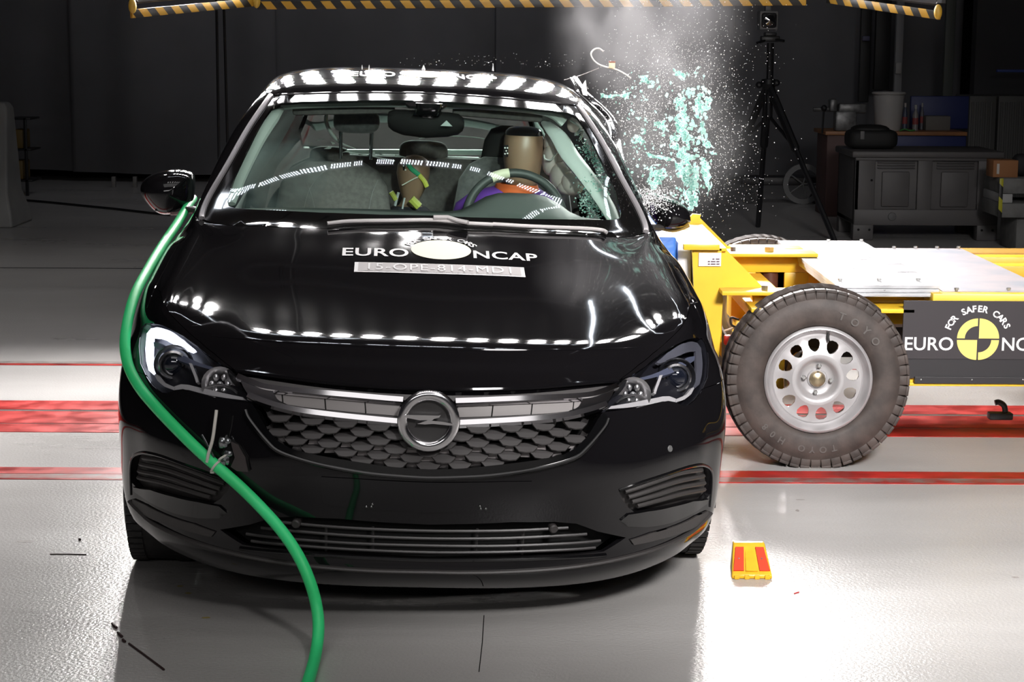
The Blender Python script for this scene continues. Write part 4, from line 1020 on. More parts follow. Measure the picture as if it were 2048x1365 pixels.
# ------------------------------------------------------------ lettering on the bonnet
TXT = mat('decal_white', (.85, .84, .84), .45)
def on_hood(px, py, off): return SO(*P2(px, py), off)
def hood_text(body, xc, yc, w, h, m, name, bold=.02, off=.0022, rot=0.0, spacing=1.05):
    v, f = text_mesh(body, 1.0, bold, spacing=spacing); xs = [p[0] for p in v]; ys = [p[1] for p in v]
    W_, H_ = max(xs)-min(xs), max(ys)-min(ys); cx, cy = (max(xs)+min(xs))/2, (max(ys)+min(ys))/2; vs = []
    for a, b in v:
        a = (a-cx)/W_*w; b = (b-cy)/H_*h; a, b = a*math.cos(rot)-b*math.sin(rot), a*math.sin(rot)+b*math.cos(rot)
        vs.append(SO(*D2(xc+a, yc+b), off))
    return MB().add(vs, f).build(name, m, car, fix=False, smooth=False)
def hxy(px, py): q = S(*P2(px, py)); return q.x, q.y
e0, e1 = hxy(684, 514), hxy(817, 515); h0, h1 = hxy(750, 514), hxy(750, 497)
hood_text('EURO', (e0[0]+e1[0])/2, (h0[1]+h1[1])/2, e1[0]-e0[0], (h1[1]-h0[1])*.95, TXT, 'lettering')
n0, n1 = hxy(947, 514), hxy(1075, 520); h0, h1 = hxy(1010, 521), hxy(1010, 505)
hood_text('NCAP', (n0[0]+n1[0])/2, (h0[1]+h1[1])/2, n1[0]-n0[0], (h1[1]-h0[1])*.95, TXT, 'lettering')
a, b, c, d = hxy(822, 500), hxy(942, 502), hxy(881, 520), hxy(881, 482)
ccx, ccy, rx, ry = (a[0]+b[0])/2, (c[1]+d[1])/2, (b[0]-a[0])/2, (d[1]-c[1])/2
R_ = rx
ds = MB(); pts = [(ccx, ccy)]
for rr in (.5, 1.0):
    for k in range(48): t = 2*math.pi*k/48; pts.append((ccx+R_*rr*math.cos(t), ccy+ry*rr*math.sin(t)))
vs = [SO(*D2(*p), .002) for p in pts]
ds.add(vs, [(0, 1+k, 1+(k+1) % 48) for k in range(48)]+[(1+k, 49+k, 49+(k+1) % 48, 1+(k+1) % 48) for k in range(48)])
ds.build('round_emblem_decal', mat('decal_yellow', (.88, .84, .62), .4), car, fix=False, smooth=False)
txt = 'FOR SAFER CARS'; 
for i, ch in enumerate(txt):
    if ch == ' ': continue
    t = math.radians(152-124*i/(len(txt)-1)); rr = 1.22
    hood_text(ch, ccx+R_*rr*math.cos(t), ccy+ry*rr*math.sin(t), .022, .024, TXT, 'lettering', rot=t-math.pi/2)
a, b, c, d = hxy(708, 545), hxy(708, 526), hxy(1051, 556), hxy(1049, 536)
yc = (a[1]+b[1]+c[1]+d[1])/4; xc = (a[0]+c[0])/2; wd = c[0]-a[0]; ht = ((b[1]-a[1])+(d[1]-c[1]))/2
def hood_rect(x0, x1, y0, y1, m, name, off):
    N = 24; vs = []
    for i in range(N+1):
        for y in (y0, (y0+y1)/2, y1): vs.append(SO(*D2(x0+(x1-x0)*i/N, y), off))
    return MB().add(vs, [(i*3+j, (i+1)*3+j, (i+1)*3+j+1, i*3+j+1) for i in range(N) for j in range(2)]).build(name, m, car, fix=False, smooth=False)
hood_rect(xc-wd/2, xc+wd/2, yc-ht/2, yc+ht/2, TXT, 'number_strip', .002)
hood_rect(xc-wd/2+.012, xc+wd/2-.012, yc-ht/2+.01, yc+ht/2-.004, mat('strip_grey', (.52, .49, .49), .5), 'number_strip_panel', .0032)
hood_text('15-OPE-814-MD1', xc, yc, wd*.84, ht*.62, TXT, 'lettering', bold=.0, off=.0062, spacing=1.1)

# round decal and lettering lying on the roof
a, b, c, d = hxy(800, 150), hxy(897, 152), hxy(848, 156), hxy(848, 143)
rcx, rcy, rrx, rry = (a[0]+b[0])/2, (c[1]+d[1])/2, (b[0]-a[0])/2, abs(d[1]-c[1])/2; rry = min(rry, rrx*1.3)
vs = [SO(*D2(rcx, rcy), .002)]+[SO(*D2(rcx+rrx*math.cos(2*math.pi*k/40), rcy+rry*math.sin(2*math.pi*k/40)), .002) for k in range(40)]
MB().add(vs, [(0, 1+k, 1+(k+1) % 40) for k in range(40)]).build('roof_emblem_decal', mat('decal_roof_yellow', (.75, .5, .10), .4), car, fix=False, smooth=False)
hood_text('EURO', rcx-rrx*2.1, rcy-.05, rrx*1.8, .16, TXT, 'lettering', off=.002); hood_text('NCAP', rcx+rrx*2.1, rcy-.05, rrx*1.8, .16, TXT, 'lettering', off=.002)
# ------------------------------------------------------------ the barrier trolley that hits the car's side
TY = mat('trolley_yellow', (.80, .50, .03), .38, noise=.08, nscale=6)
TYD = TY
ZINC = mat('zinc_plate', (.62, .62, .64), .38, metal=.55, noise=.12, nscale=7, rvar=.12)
ZINCR = mat('rolled_plate', (.42, .37, .375), .5, metal=.3, noise=.16, nscale=5, col2=(.30, .31, .35))
BOLT = mat('bolt_steel', (.45, .45, .44), .35, metal=.9)
TBLK = mat('trolley_black', (.02, .018, .02), .45)
tr = thing('barrier_trolley', 'yellow wheeled barrier trolley with steel deck plates ramming the side of the car', 'trolley', (1.9, 7.8, 0))
TI = Matrix.Translation((-1.9, -7.8, 0))
def T(v): return tuple(TI @ Vector(v))
def TB(a, b, bev=.006): 
    mb = MB(); mb.bb(T(a), T(b), bev); return mb
# --- near and far wheels
def trolley_wheel(x, y0, w_, near, R_=.35):
    """y0: face nearest the camera"""
    m = mat('truck_tyre', (.048, .036, .031), .62, noise=.35, nscale=14, bump=.15, bscale=90)
    root = MB(); c = Vector(T((x, y0, R_-.004)))
    root.lathe([(.205, .03), (.212, .012), (.235, .004), (.275, .0), (.305, .006), (.318, .014), (.332, .020), (.342, .026), (.349, .045), (.349, w_-.045), (.342, w_-.026), (.305, w_-.006), (.235, w_-.004), (.205, w_-.03)], c, 'y', 96)
    for i in range(52):
        a = 2*math.pi*i/52
        for k, yy in enumerate((.030, w_-.030)):
            aa = a+(.06 if k else 0); q = c+Vector((.3455*math.cos(aa), yy, .3455*math.sin(aa)))
            root.box(q, (.037, .042, .012), ry=-aa-math.pi/2, bev=.002)
            q = c+Vector((.326*math.cos(aa), .0165 if k == 0 else w_-.0165, .326*math.sin(aa)))
            root.box(q, (.036, .010, .030), ry=-aa-math.pi/2, bev=.002)
    for off in (.065, .10, w_-.065):
        pts = []
        for i in range(208):
            a = 2*math.pi*i/208; pts.append(c+Vector((.3535*math.cos(a), off+.006*(1 if (i//2) % 2 else -1), .3535*math.sin(a))))
        root.tube(pts, .007, 5, closed=True)
    o = root.build('wheel', m, tr, sharp=50)
    # rim: disc with twelve windows, dished hub
    RS = mat('rim_silver', (.47, .455, .46), .34, metal=.5, noise=.06, nscale=8)
    rb = MB()
    n = 96; dy = 0
    prof = [(.209, .012), (.205, .004), (.198, .002), (.192, .010), (.186, .030), (.176, .038), (.170, .034)]
    rb.lathe(prof, c, 'y', n)
    # windows
    def ringpt(r, a, d): return c+Vector((r*math.cos(a), d, r*math.sin(a)))
    NW = 12; outer = [(.170*math.cos(2*math.pi*i/96), .170*math.sin(2*math.pi*i/96)) for i in range(96)]
    inner = [(.100*math.cos(2*math.pi*i/48), .100*math.sin(2*math.pi*i/48)) for i in range(48)]
    wins = []
    for k in range(NW):
        a = 2*math.pi*k/NW+.13; q = []
        for (r, t) in ((.113, -.08), (.124, -.145), (.141, -.165), (.154, -.13), (.160, -.055), (.160, .055), (.154, .13), (.141, .165), (.124, .145), (.113, .08), (.1085, 0)):
            q.append((r*math.cos(a+t), r*math.sin(a+t)))
        wins.append(q)
    loops = [outer, inner]+wins; pts = []; ed = []
    for lp in loops:
        b0 = len(pts); pts += [Vector(p) for p in lp]; ed += [(b0+i, b0+(i+1) % len(lp)) for i in range(len(lp))]
    rr = delaunay_2d_cdt(pts, ed, [], 0, 1e-7); V = rr[0]; F = []
    for f in rr[2]:
        g = sum((V[i] for i in f), Vector((0, 0)))/len(f)
        if .100 < g.length < .1695 and not any(inside(g, h) for h in wins): F.append(tuple(f))
    hgt = lambda r: .034+.0*(r)
    b0 = len(rb.v)
    def yh(r): return .034-.016*max(0, min(1, (.150-r)/.05))
    rb.add([c+Vector((p.x, yh(p.length), p.y)) for p in V], F)
    for q in wins:
        m_ = len(q); a1 = [c+Vector((p[0], yh(math.hypot(*p)), p[1])) for p in q]; a2 = [p+Vector((0, .012, 0)) for p in a1]
        rb.add(a1+a2, [(i, (i+1) % m_, m_+(i+1) % m_, m_+i) for i in range(m_)])
    rb.lathe([(.100, .018), (.088, .016), (.076, .022), (.066, .040), (.060, .046), (.040, .046), (.036, .040), (.0, .040)], c, 'y', 48)
    rim = rb.build('rim', RS, o, fix=True, sharp=50)
    # dark barrel and brake drum behind the windows
    bb_ = MB(); bb_.lathe([(.195, .05), (.193, w_-.02)], c, 'y', 48); bb_.lathe([(0, .10), (.10, .10), (.105, .15)], c, 'y', 32)
    bb_.build('brake_drum', TBLK, o, fix=False)
    MB().lathe([(.031, .05), (.031, .030), (.026, .022), (.014, .017), (0, .016)], c, 'y', 28).build('hub_cap', mat('hub_brass', (.42, .34, .22), .28, metal=.9), o)
    for k in range(4):
        a = math.radians(84+90*k); q = c+Vector((.052*math.cos(a), .03, .052*math.sin(a)))
        mb = MB(); mb.lathe([(.0095, .016), (.0095, 0), (.006, -.003), (0, -.003)], q, 'y', 6); mb.build('wheel_nut', BOLT, o, smooth=False)
    q0 = c+Vector((.168*math.cos(math.radians(78)), .03, .168*math.sin(math.radians(78)))); MB().tube([q0+Vector((0, 0, .012)), q0+Vector((-.002, -.012, 0)), q0+Vector((.001, -.02, -.012))], [.006, .005, .004], 8).build('valve', RUB, o)
    return o, c
WN, wc = trolley_wheel(1.178, 7.06, .20, True)
WF, _ = trolley_wheel(1.20, 8.92, .20, False)
wc0 = wc
# raised lettering on the near tyre
def tyre_text(body, r, a0, a1, h, flip):
    for i, ch in enumerate(body):
        if ch == ' ': continue
        a = math.radians(a0+(a1-a0)*i/(len(body)-1)); v, f = text_mesh(ch, 1.0, .02); 
        if not v: continue
        xs = [p[0] for p in v]; ys = [p[1] for p in v]; cx, cy = (max(xs)+min(xs))/2, (max(ys)+min(ys))/2; sc_ = h/(max(ys)-min(ys))
        rot = a-math.pi/2 if not flip else a+math.pi/2
        vs = []
        for p in v:
            x, y = (p[0]-cx)*sc_, (p[1]-cy)*sc_; x, y = x*math.cos(rot)-y*math.sin(rot), x*math.sin(rot)+y*math.cos(rot)
            vs.append((wc0.x+r*math.cos(a)+x, wc0.y-.0022, wc0.z+r*math.sin(a)+y))
        MB().add(vs, f).build('tyre_lettering', mat('tyre_raised', (.085, .076, .07), .5), WN, fix=False, smooth=False)
tyre_text('TOYO H08', .272, 284, 222, .026, False)
tyre_text('TOYO', .262, 72, 36, .030, False)
# --- chassis (one welded frame)
ch = MB()
ch.bb(T((.95, 7.30, .53)), T((4.2, 7.40, .64)), .006)         # near longitudinal
ch.bb(T((.95, 8.36, .53)), T((4.2, 8.46, .64)), .006)
ch.bb(T((1.62, 7.14, .60)), T((4.2, 7.30, .675)), .005)       # near side rail under the deck
ch.bb(T((1.62, 8.58, .56)), T((4.2, 8.68, .655)), .005)
for x in (.98, 1.75, 2.6, 3.6): ch.bb(T((x, 7.3, .50)), T((x+.12, 8.46, .62)), .006)
ch.bb(T((.98, 8.30, .40)), T((1.30, 8.46, .72)), .006)
ch.bb(T((1.0, 7.42, .22)), T((1.1, 8.4, .40)), .01)           # axle carriers
ch.bb(T((.92, 7.12, .60)), T((1.55, 7.42, .617)), .003)       # plate over near wheel
ch.bb(T((.94, 7.14, .545)), T((1.18, 7.40, .60)), .003)
ch.tube([T((1.178, 7.2, .345)), T((1.178, 9.0, .345))], .04, 12)
ch.build('chassis', TY, tr, sharp=40)
MB().bb(T((2.15, 8.85, .40)), T((4.3, 9.05, .645)), .01).build('side_box', mat('trolley_yellow_shaded', (.42, .22, .02), .55), tr)  # trolley yellow darkened in the colour to stand in for shade
# far cross beam seen between the gussets, with its window
cb = MB()
Yb = 8.20
a, b = W(1463, 508, Yb), W(1605, 508, Yb); c, d = W(1463, 580, Yb), W(1605, 580, Yb)
o_ = [(a.x, c.z), (b.x+.03, c.z), (b.x+.03, a.z), (a.x, a.z)]; w1, w2 = W(1512, 545, Yb), W(1568, 577, Yb)
cb.bb(T((o_[0][0], Yb, w1.z)), T((o_[1][0], Yb+.02, a.z)), .003); cb.bb(T((w2.x, Yb, c.z)), T((o_[1][0], Yb+.02, w1.z)), .003); cb.bb(T((o_[0][0], Yb, c.z)), T((w1.x, Yb+.02, w1.z)), .003)
cb.bb(T((a.x-.02, Yb-.12, a.z)), T((b.x+.05, Yb+.06, a.z+.016)), .003)
cb.build('cross_beam', TY, tr)
p = W(1538, 503, Yb-.05); MB().tube([T(p-Vector((0, 0, .02))), T(p+Vector((0, 0, .02)))], .022, 6).build('hex_bolt', mat('bolt_brass', (.6, .5, .35), .3, metal=.8), tr, smooth=False)
MB().bb(T((w1.x-.02, Yb+.10, w2.z-.06)), T((w2.x+.02, Yb+.12, w1.z+.06)), 0).build('motor_bay', VOID, tr, smooth=False)
p = W(1540, 562, Yb+.05); MB().tube([T(p-Vector((0, 0, .06))), T(p+Vector((0, 0, .06)))], .035, 16).build('motor', mat('motor_brown', (.10, .035, .02), .4), tr)
# upright front plates with triangular gussets
def gusset(poly, Y, th, name):
    q = [W(px, py, Y) for px, py in poly]; mb = MB()
    mb.prism([(v.x, v.z) for v in q], lambda a, b, d: T((a, Y+d, b)), 0, th); return mb.build(name, TY, tr, smooth=False)
gusset([(1386, 428), (1402, 430), (1400, 436), (1466, 503), (1445, 580), (1395, 580), (1372, 500), (1366, 450)], 8.30, .03, 'gusset')
gusset([(1441, 498), (1452, 500), (1531, 580), (1531, 587), (1441, 587)], 7.35, .025, 'gusset')
gusset([(1384, 498), (1443, 498), (1446, 600), (1438, 715), (1430, 700), (1420, 660), (1388, 590)], 7.33, .03, 'front_plate')
gusset([(1392, 560), (1420, 640), (1432, 700), (1443, 715), (1445, 600), (1440, 560)], 7.60, .03, 'front_plate')
fp = MB(); p = W(1384, 498, 7.33); q = W(1443, 498, 7.33); fp.bb(T((p.x, 7.33, p.z-.01)), T((q.x+.02, 8.33, p.z+.005)), .003)
p = W(1376, 493, 7.33); fp.bb(T((p.x-.02, 7.30, p.z-.012)), T((q.x-.01, 7.34, p.z+.012)), .003)
fp.bb(T((q.x-.10, 7.36, .30)), T((q.x-.06, 8.35, .80)), .003)
fp.build('front_plate', TY, tr)
a, b = W(1441, 579, 7.28), W(1545, 586, 7.28); MB().bb(T((a.x, 7.22, b.z-.004)), T((b.x+.3, 7.34, a.z)), .003).build('wheel_plate', TY, tr)
for px in (1529,): 
    p = W(px, 577, 7.26); MB().tube([T(p-Vector((0, 0, .01))), T(p+Vector((0, 0, .012)))], .014, 6).build('hex_bolt', BOLT, tr, smooth=False)
p = W(1466, 503, 7.9); MB().tube([T(p), T(p+Vector((0, 0, .02)))], .012, 6).build('hex_bolt', BOLT, tr, smooth=False)
# label with its printed bars
a, b = W(1398, 506, 7.32), W(1442, 533, 7.32); lb = MB(); lb.bb(T((a.x, 7.322, b.z)), T((b.x, 7.326, a.z)), 0); lb = lb.build('label', mat('label_white', (.85, .84, .83), .5), tr, smooth=False)
mb = MB()
for i, py in enumerate((518.5, 523.5, 528.5)):
    for x0, x1 in ((1425, 1429), (1432, 1439)) if i == 0 else ((1416, 1420), (1422, 1431), (1433, 1439)):
        p, q = W(x0, py-.9, 7.318), W(x1, py+.9, 7.318); mb.bb(T((p.x, 7.318, q.z)), T((q.x, 7.3215, p.z)), 0)
mb.build('label_print', mat('print_dark', (.10, .05, .08), .6), lb, smooth=False)
# cables and brake hose beside the near wheel
for pts, r, c, nm in (([(1478, 640), (1462, 636), (1463, 650), (1478, 655), (1500, 650)], .005, (.03, .03, .03), 'hose'), ([(1448, 662), (1480, 655), (1500, 668)], .004, (.6, .5, .4), 'hose'), ([(1450, 690), (1470, 672), (1490, 678)], .005, (.3, .22, .1), 'hose')):
    MB().tube([T(v) for v in cr([tuple(W(px, py, 7.5)) for px, py in pts], 5)], r, 6).build(nm, mat('hose_'+str(c[0]), c, .5), tr)
p = W(1455, 680, 7.5); MB().box(T(p), (.03, .03, .04), bev=.006).build('valve_block', mat('valve_red', (.6, .03, .02), .4), tr)
# blue foam face block and white load cell wall behind it
a, b = W(1328, 476, 7.35), W(1354, 540, 7.35)
MB().bb(T((a.x-.12, 7.40, .42)), T((b.x, 8.30, a.z)), .012).build('barrier_face', mat('barrier_blue', (.02, .16, .62), .45, bump=.4, bscale=40), tr)
a, b = W(1356, 480, 7.40), W(1383, 580, 7.40)
MB().bb(T((a.x, 7.42, .36)), T((b.x, 8.28, a.z-.01)), .01).build('load_cell_wall', mat('cell_white', (.80, .78, .78), .4, noise=.2, nscale=12), tr)
for pz in (.60, .67, .52): MB().tube([T((W(1352, 520, 7.4).x, 7.44, pz)), T((W(1385, 520, 7.4).x, 7.44, pz))], .014, 10).build('load_cell', BOLT, tr)
a, b = W(1368, 440, 8.28), W(1395, 500, 8.28); MB().bb(T((a.x-.06, 8.05, b.z)), T((a.x, 8.28, a.z)), .01).build('load_cell_wall', _mats['cell_white'], tr)
# --- deck plates
def plate(x0, x1, y0, y1, z0, z1, m, name, skew=0):
    mb = MB(); mb.bb(T((x0, y0, z0)), T((x1, y1, z1)), .002); return mb.build(name, m, tr, smooth=False)
for i, (z0, z1) in enumerate(((.656, .670), (.671, .685), (.686, .702))):
    plate(1.262-.004*i, 1.655+.0*i, 7.19-.006*(2-i), 8.81, z0, z1, ZINC, 'deck_plate')
plate(1.668, 2.10, 7.19, 8.70, .662, .680, ZINCR, 'deck_plate')
MB().bb(T((1.63, 7.25, .64)), T((1.69, 8.6, .662)), .003).build('deck_support', mat('support_green', (.08, .12, .10), .4), tr)
for xs, y, z in (((1.35, 1.45, 1.55), 7.24, .702), ((1.30, 1.47, 1.60), 8.61, .702), ((1.75, 1.92, 2.09), 7.24, .680), ((1.80, 1.90, 2.02, 2.12), 8.61, .680)):
    pass
for px, py, Y, z in ((1680, 563, 0, .702), (1758, 563, 0, .702), (1836, 563, 0, .702), (1657, 484, 0, .702), (1723, 484, 0, .702), (1788, 498, 0, .68), (1831, 498, 0, .68), (1874, 498, 0, .68), (1917, 498, 0, .68), (1913, 582, 0, .68), (2017, 582, 0, .68)):
    p = G(px, py, z); mb = MB(); mb.lathe([(0, .012), (.009, .012), (.009, .004), (.006, .004), (.006, 0)], T((p.x, p.y, z)), 'z', 6); mb.build('plate_bolt', BOLT, tr, smooth=False)
# --- sign board
YS = 7.12
a, b, c = W(1808, 602, YS), W(1808, 718, YS), W(1808, 752, YS)
SX1 = 3.45
sb = MB().bb(T((a.x, YS, b.z)), T((SX1, YS+.01, a.z)), 0).build('sign_board', mat('sign_black', (.030, .025, .028), .45), tr, smooth=False)
MB().bb(T((a.x+.02, YS+.004, c.z-.01)), T((SX1, YS+.02, b.z)), 0).build('skirt', TBLK, tr, smooth=False)
a2, b2 = W(1829, 754, YS), W(1829, 767, YS); MB().bb(T((a2.x, YS-.006, b2.z)), T((SX1, YS+.004, a2.z)), .001).build('clamp_strip', TBLK, tr, smooth=False)
a3, b3 = W(1820, 753, YS), W(1820, 773, YS); MB().bb(T((a3.x-.02, YS+.02, b3.z)), T((SX1, YS+.06, a3.z)), .002).build('lower_rail', TY, tr, smooth=False)
MB().bb(T((a3.x-.02, YS+.005, b3.z)), T((SX1, YS+.02, b3.z+.012)), .002).build('lower_rail', TY, tr, smooth=False)
for px in (1842, 1944, 2046):
    p = W(px, 760, YS-.008); MB().sphere(T(p), (.004, .003, .004), 8, 6).build('rivet', BOLT, tr)
px_ = (W(1950, 680, YS-.002)-W(1850, 680, YS-.002)).length/100
WHT = mat('sign_white', (.80, .78, .78), .5); SY = mat('sign_yellow', (.78, .62, .16), .5)
def sign_text(body, px, py, w, h, rot=0, bold=.012, parent=sb, m=WHT):
    v, f = text_mesh(body, 1.0, bold); xs = [q[0] for q in v]; ys = [q[1] for q in v]; p = W(px, py, YS-.0015)
    cx, cy = (max(xs)+min(xs))/2, (max(ys)+min(ys))/2; vs = []
    sx = w*px_/(max(xs)-min(xs)); sy = h*px_/(max(ys)-min(ys))
    if w == 0: sx = sy
    for a, b in v:
        a = (a-cx)*sx; b = (b-cy)*sy; a, b = a*math.cos(rot)-b*math.sin(rot), a*math.sin(rot)+b*math.cos(rot); vs.append(T((p.x+a, YS-.0015, p.z+b)))
    MB().add(vs, f).build('lettering', m, parent, fix=False, smooth=False)
sign_text('EURO', 1858, 688, 97, 27)
sign_text('NCAP', 2053, 689, 98, 27)
for i, ch_ in enumerate('FOR SAFER CARS'):
    if ch_ == ' ': continue
    t = math.radians(157-132*i/13); sign_text(ch_, 1956+64*math.cos(t), 678-60*math.sin(t), 0, 13.5, t-math.pi/2, .03)
p = W(1956, 679, YS-.0015); R_ = 40.5*px_; g = 1.6*px_; r2 = 25*px_; mb = MB()
def sector(a0, a1, r0, r1, dx, dz):
    n = 16; A_ = [math.radians(a0+(a1-a0)*i/n) for i in range(n+1)]
    if r0 <= 0: vs = [(p.x+dx, p.z+dz)]+[(p.x+dx+r1*math.cos(t), p.z+dz+r1*math.sin(t)) for t in A_]; fs = [(0, i+1, i+2) for i in range(n)]
    else: vs = [(p.x+dx+r0*math.cos(t), p.z+dz+r0*math.sin(t)) for t in A_]+[(p.x+dx+r1*math.cos(t), p.z+dz+r1*math.sin(t)) for t in A_]; fs = [(i, n+1+i, n+2+i, i+1) for i in range(n)]
    mb.add([T((x, YS-.0015, z)) for x, z in vs], fs)
sector(0, 90, 0, R_, g, g); sector(180, 270, 0, R_, -g, -g); sector(90, 180, r2, R_, -g, g); sector(270, 360, r2, R_, g, -g)
mb.build('round_emblem', SY, sb, fix=False, smooth=False)
# things under the near edge: blue connector, bracket and tow hook
p = W(1795, 632, 7.4); MB().box(T(p), (.022, .03, .022), bev=.003).build('blue_connector', mat('conn_blue', (.05, .35, .5), .4), tr)
a, b = W(1740, 625, 7.45), W(1808, 655, 7.45); MB().bb(T((a.x, 7.45, b.z)), T((b.x, 7.5, a.z)), .004).build('bracket', mat('bracket_grey', (.45, .43, .42), .4, metal=.5), tr)
MB().bb(T((a.x-.3, 7.52, .36)), T((b.x+1.2, 7.56, a.z+.03)), .004).build('under_panel', TBLK, tr)
hk = cr([tuple(W(px, py, 7.75)) for px, py in ((1990, 806), (1998, 805), (2008, 812), (2010, 826), (2002, 834))], 6); MB().tube([T(v) for v in hk], .012, 8).build('tow_hook', TBLK, tr)
a = W(2000, 832, 7.75); MB().box(T(a), (.10, .05, .03), bev=.006).build('tow_hook_base', TBLK, tr)
# ------------------------------------------------------------ lamp bank over the far side of the crash zone
LAMP = mat('lamp_face', (1, 1, 1), .3, emit=(1, .965, .95), es=480)
STEEL = mat('rig_steel', (.10, .10, .11), .45, metal=.6)
def hazard(name='hazard_tape', sc=9.0, ang=.8, yel=(.42, .23, .025)):
    if name in _mats: return _mats[name]
    m = bpy.data.materials.new(name); m.use_nodes = True; nt = m.node_tree; b = nt.nodes['Principled BSDF']
    tc = nt.nodes.new('ShaderNodeTexCoord'); sp = nt.nodes.new('ShaderNodeSeparateXYZ'); nt.links.new(tc.outputs['Object'], sp.inputs[0])
    a = nt.nodes.new('ShaderNodeMath'); a.operation = 'MULTIPLY'; a.inputs[1].default_value = ang; nt.links.new(sp.outputs['Z'], a.inputs[0])
    a2 = nt.nodes.new('ShaderNodeMath'); a2.operation = 'ADD'; nt.links.new(sp.outputs['X'], a2.inputs[0]); nt.links.new(a.outputs[0], a2.inputs[1])
    a2b = nt.nodes.new('ShaderNodeMath'); a2b.operation = 'MULTIPLY'; a2b.inputs[1].default_value = sc; nt.links.new(a2.outputs[0], a2b.inputs[0])
    fr = nt.nodes.new('ShaderNodeMath'); fr.operation = 'FRACT'; nt.links.new(a2b.outputs[0], fr.inputs[0])
    gt = nt.nodes.new('ShaderNodeMath'); gt.operation = 'GREATER_THAN'; gt.inputs[1].default_value = .5; nt.links.new(fr.outputs[0], gt.inputs[0])
    mx = nt.nodes.new('ShaderNodeMix'); mx.data_type = 'RGBA'; mx.inputs[6].default_value = (.01, .01, .01, 1); mx.inputs[7].default_value = (*yel, 1)
    nt.links.new(gt.outputs[0], mx.inputs[0]); nt.links.new(mx.outputs[2], b.inputs['Base Color']); b.inputs['Roughness'].default_value = .45
    _mats[name] = m; return m
HZ = hazard()
rig = thing('lamp_rig', 'large steel lamp rig edged with yellow and black hazard tape above the car', 'lamp rig')
A = lambda px, py, Y: W(px, py, Y)
fr = MB()
p1, p2, p3, p4 = A(268, 18, 10.0), A(510, -6, 10.7), A(1610, -10, 10.7), A(1880, 22, 10.0)
for a, b in ((p1, p2), (p2, p3), (p3, p4)):
    fr.tube([a+Vector((0, 0, .06)), b+Vector((0, 0, .06))], .035, 8)
for p in (p1, p2, p3, p4):
    fr.tube([p+Vector((0, 0, .04)), p+Vector((0, .05, 1.6))], .03, 8)
for z in (.5, .95, 1.4): fr.tube([p2+Vector((0, .06, z)), p3+Vector((0, .06, z))], .025, 8)
for p in (p2, p3): fr.tube([p+Vector((0, .05, 1.5)), Vector((p.x, p.y+.1, 6.95))], .03, 8)
fr.build('frame', STEEL, rig)
for a, b, dy in ((A(262, 28, 9.95), A(512, 4, 10.65), 0), (A(515, 11, 10.65), A(1612, 3, 10.65), 0), (A(1655, -2, 10.6), A(1880, 31, 9.95), 0)):
    d = b-a; Lh = d.length/2; o = MB().box((0, 0, 0), (2*Lh, .02, .045), bev=.004).build('hazard_edge', HZ, rig)
    o.location = (a+b)/2; o.rotation_euler = (0, -math.atan2(d.z, math.hypot(d.x, d.y)), math.atan2(d.y, d.x))
for x, y, Y in ((265, 12, 9.93), (513, 2, 10.62), (1876, 24, 9.93)):
    MB().sphere(A(x, y, Y), (.022, .02, .04), 10, 8).build('corner_cap', mat('cap_yellow', (.45, .27, .03), .5), rig)
proto = None
for r, (z, yy, tl) in enumerate(((2.03, 10.62, 10), (2.23, 10.64, 11), (2.43, 10.66, 12), (2.63, 10.66, 14))):
    for k in range(18):
        x = -2.05+.213*k
        if proto is None:
            hs = MB().lathe([(.0, .14), (.04, .13), (.060, .10), (.070, 0), (.066, 0), (.062, .060), (0, .078)], (0, 0, 0), 'y', 16).build('floodlight', STEEL, rig)
            le = MB().lathe([(0, 0), (.060, 0)], (0, .056, 0), 'y', 16); proto_l = le.build('lens', LAMP, hs, fix=False); proto = hs; o = hs
        else:
            o = proto.copy(); COL.objects.link(o); o.parent = rig; l = proto_l.copy(); COL.objects.link(l); l.parent = o
        o.location = (x, yy, z); o.rotation_euler = (math.radians(tl), 0, 0)
# dotted light strips hung under the rig's forward arms (seen mirrored in the windscreen and bonnet)
LED = mat('led_dot', (1, 1, 1), .3, emit=(.85, .92, 1), es=16)
def led_strip(a, b, rows, name='led_strip'):
    a, b = Vector(a), Vector(b); d = (b-a).normalized(); n = Vector((-d.y, d.x, 0)); Ln = (b-a).length
    mb = MB(); mb.box((a+b)/2+Vector((0, 0, .014)), (Ln, .10, .016), rz=math.atan2(d.y, d.x)); o = mb.build(name, STEEL, rig, smooth=False)
    mb = MB(); k = 0; t = 0
    while t < Ln:
        if (k % 9) < 8:
            for r in range(rows):
                c = a+d*(t+(r % 2)*.004)+n*((r-(rows-1)/2)*.034); mb.box(c, (.0105, .026, .006), rz=math.atan2(d.y, d.x))
        t += .021; k += 1
    mb.build('leds', LED, o, smooth=False, fix=False)
for a_, b_, r_ in (((-2.0, 8.05), (-1.76, 7.90), 2), ((-1.76, 7.90), (-1.57, 7.89), 2), ((-1.56, 7.89), (-1.26, 8.07), 2), ((-1.25, 8.08), (-1.08, 8.14), 2), ((-1.07, 8.14), (-.80, 8.16), 2), ((-.66, 8.17), (-.50, 8.17), 2), ((-.44, 8.18), (.02, 8.18), 2), ((.10, 8.18), (.20, 8.17), 2), ((.28, 8.16), (.52, 8.11), 2), ((.56, 8.09), (.74, 8.03), 2), ((.75, 8.02), (.92, 7.96), 1)): led_strip((*a_, 4.0), (*b_, 4.0), r_)
led_strip((1.22, 8.05, 4.0), (1.29, 8.6, 4.0), 1); led_strip((1.29, 8.62, 4.0), (1.05, 10.8, 4.0), 1)
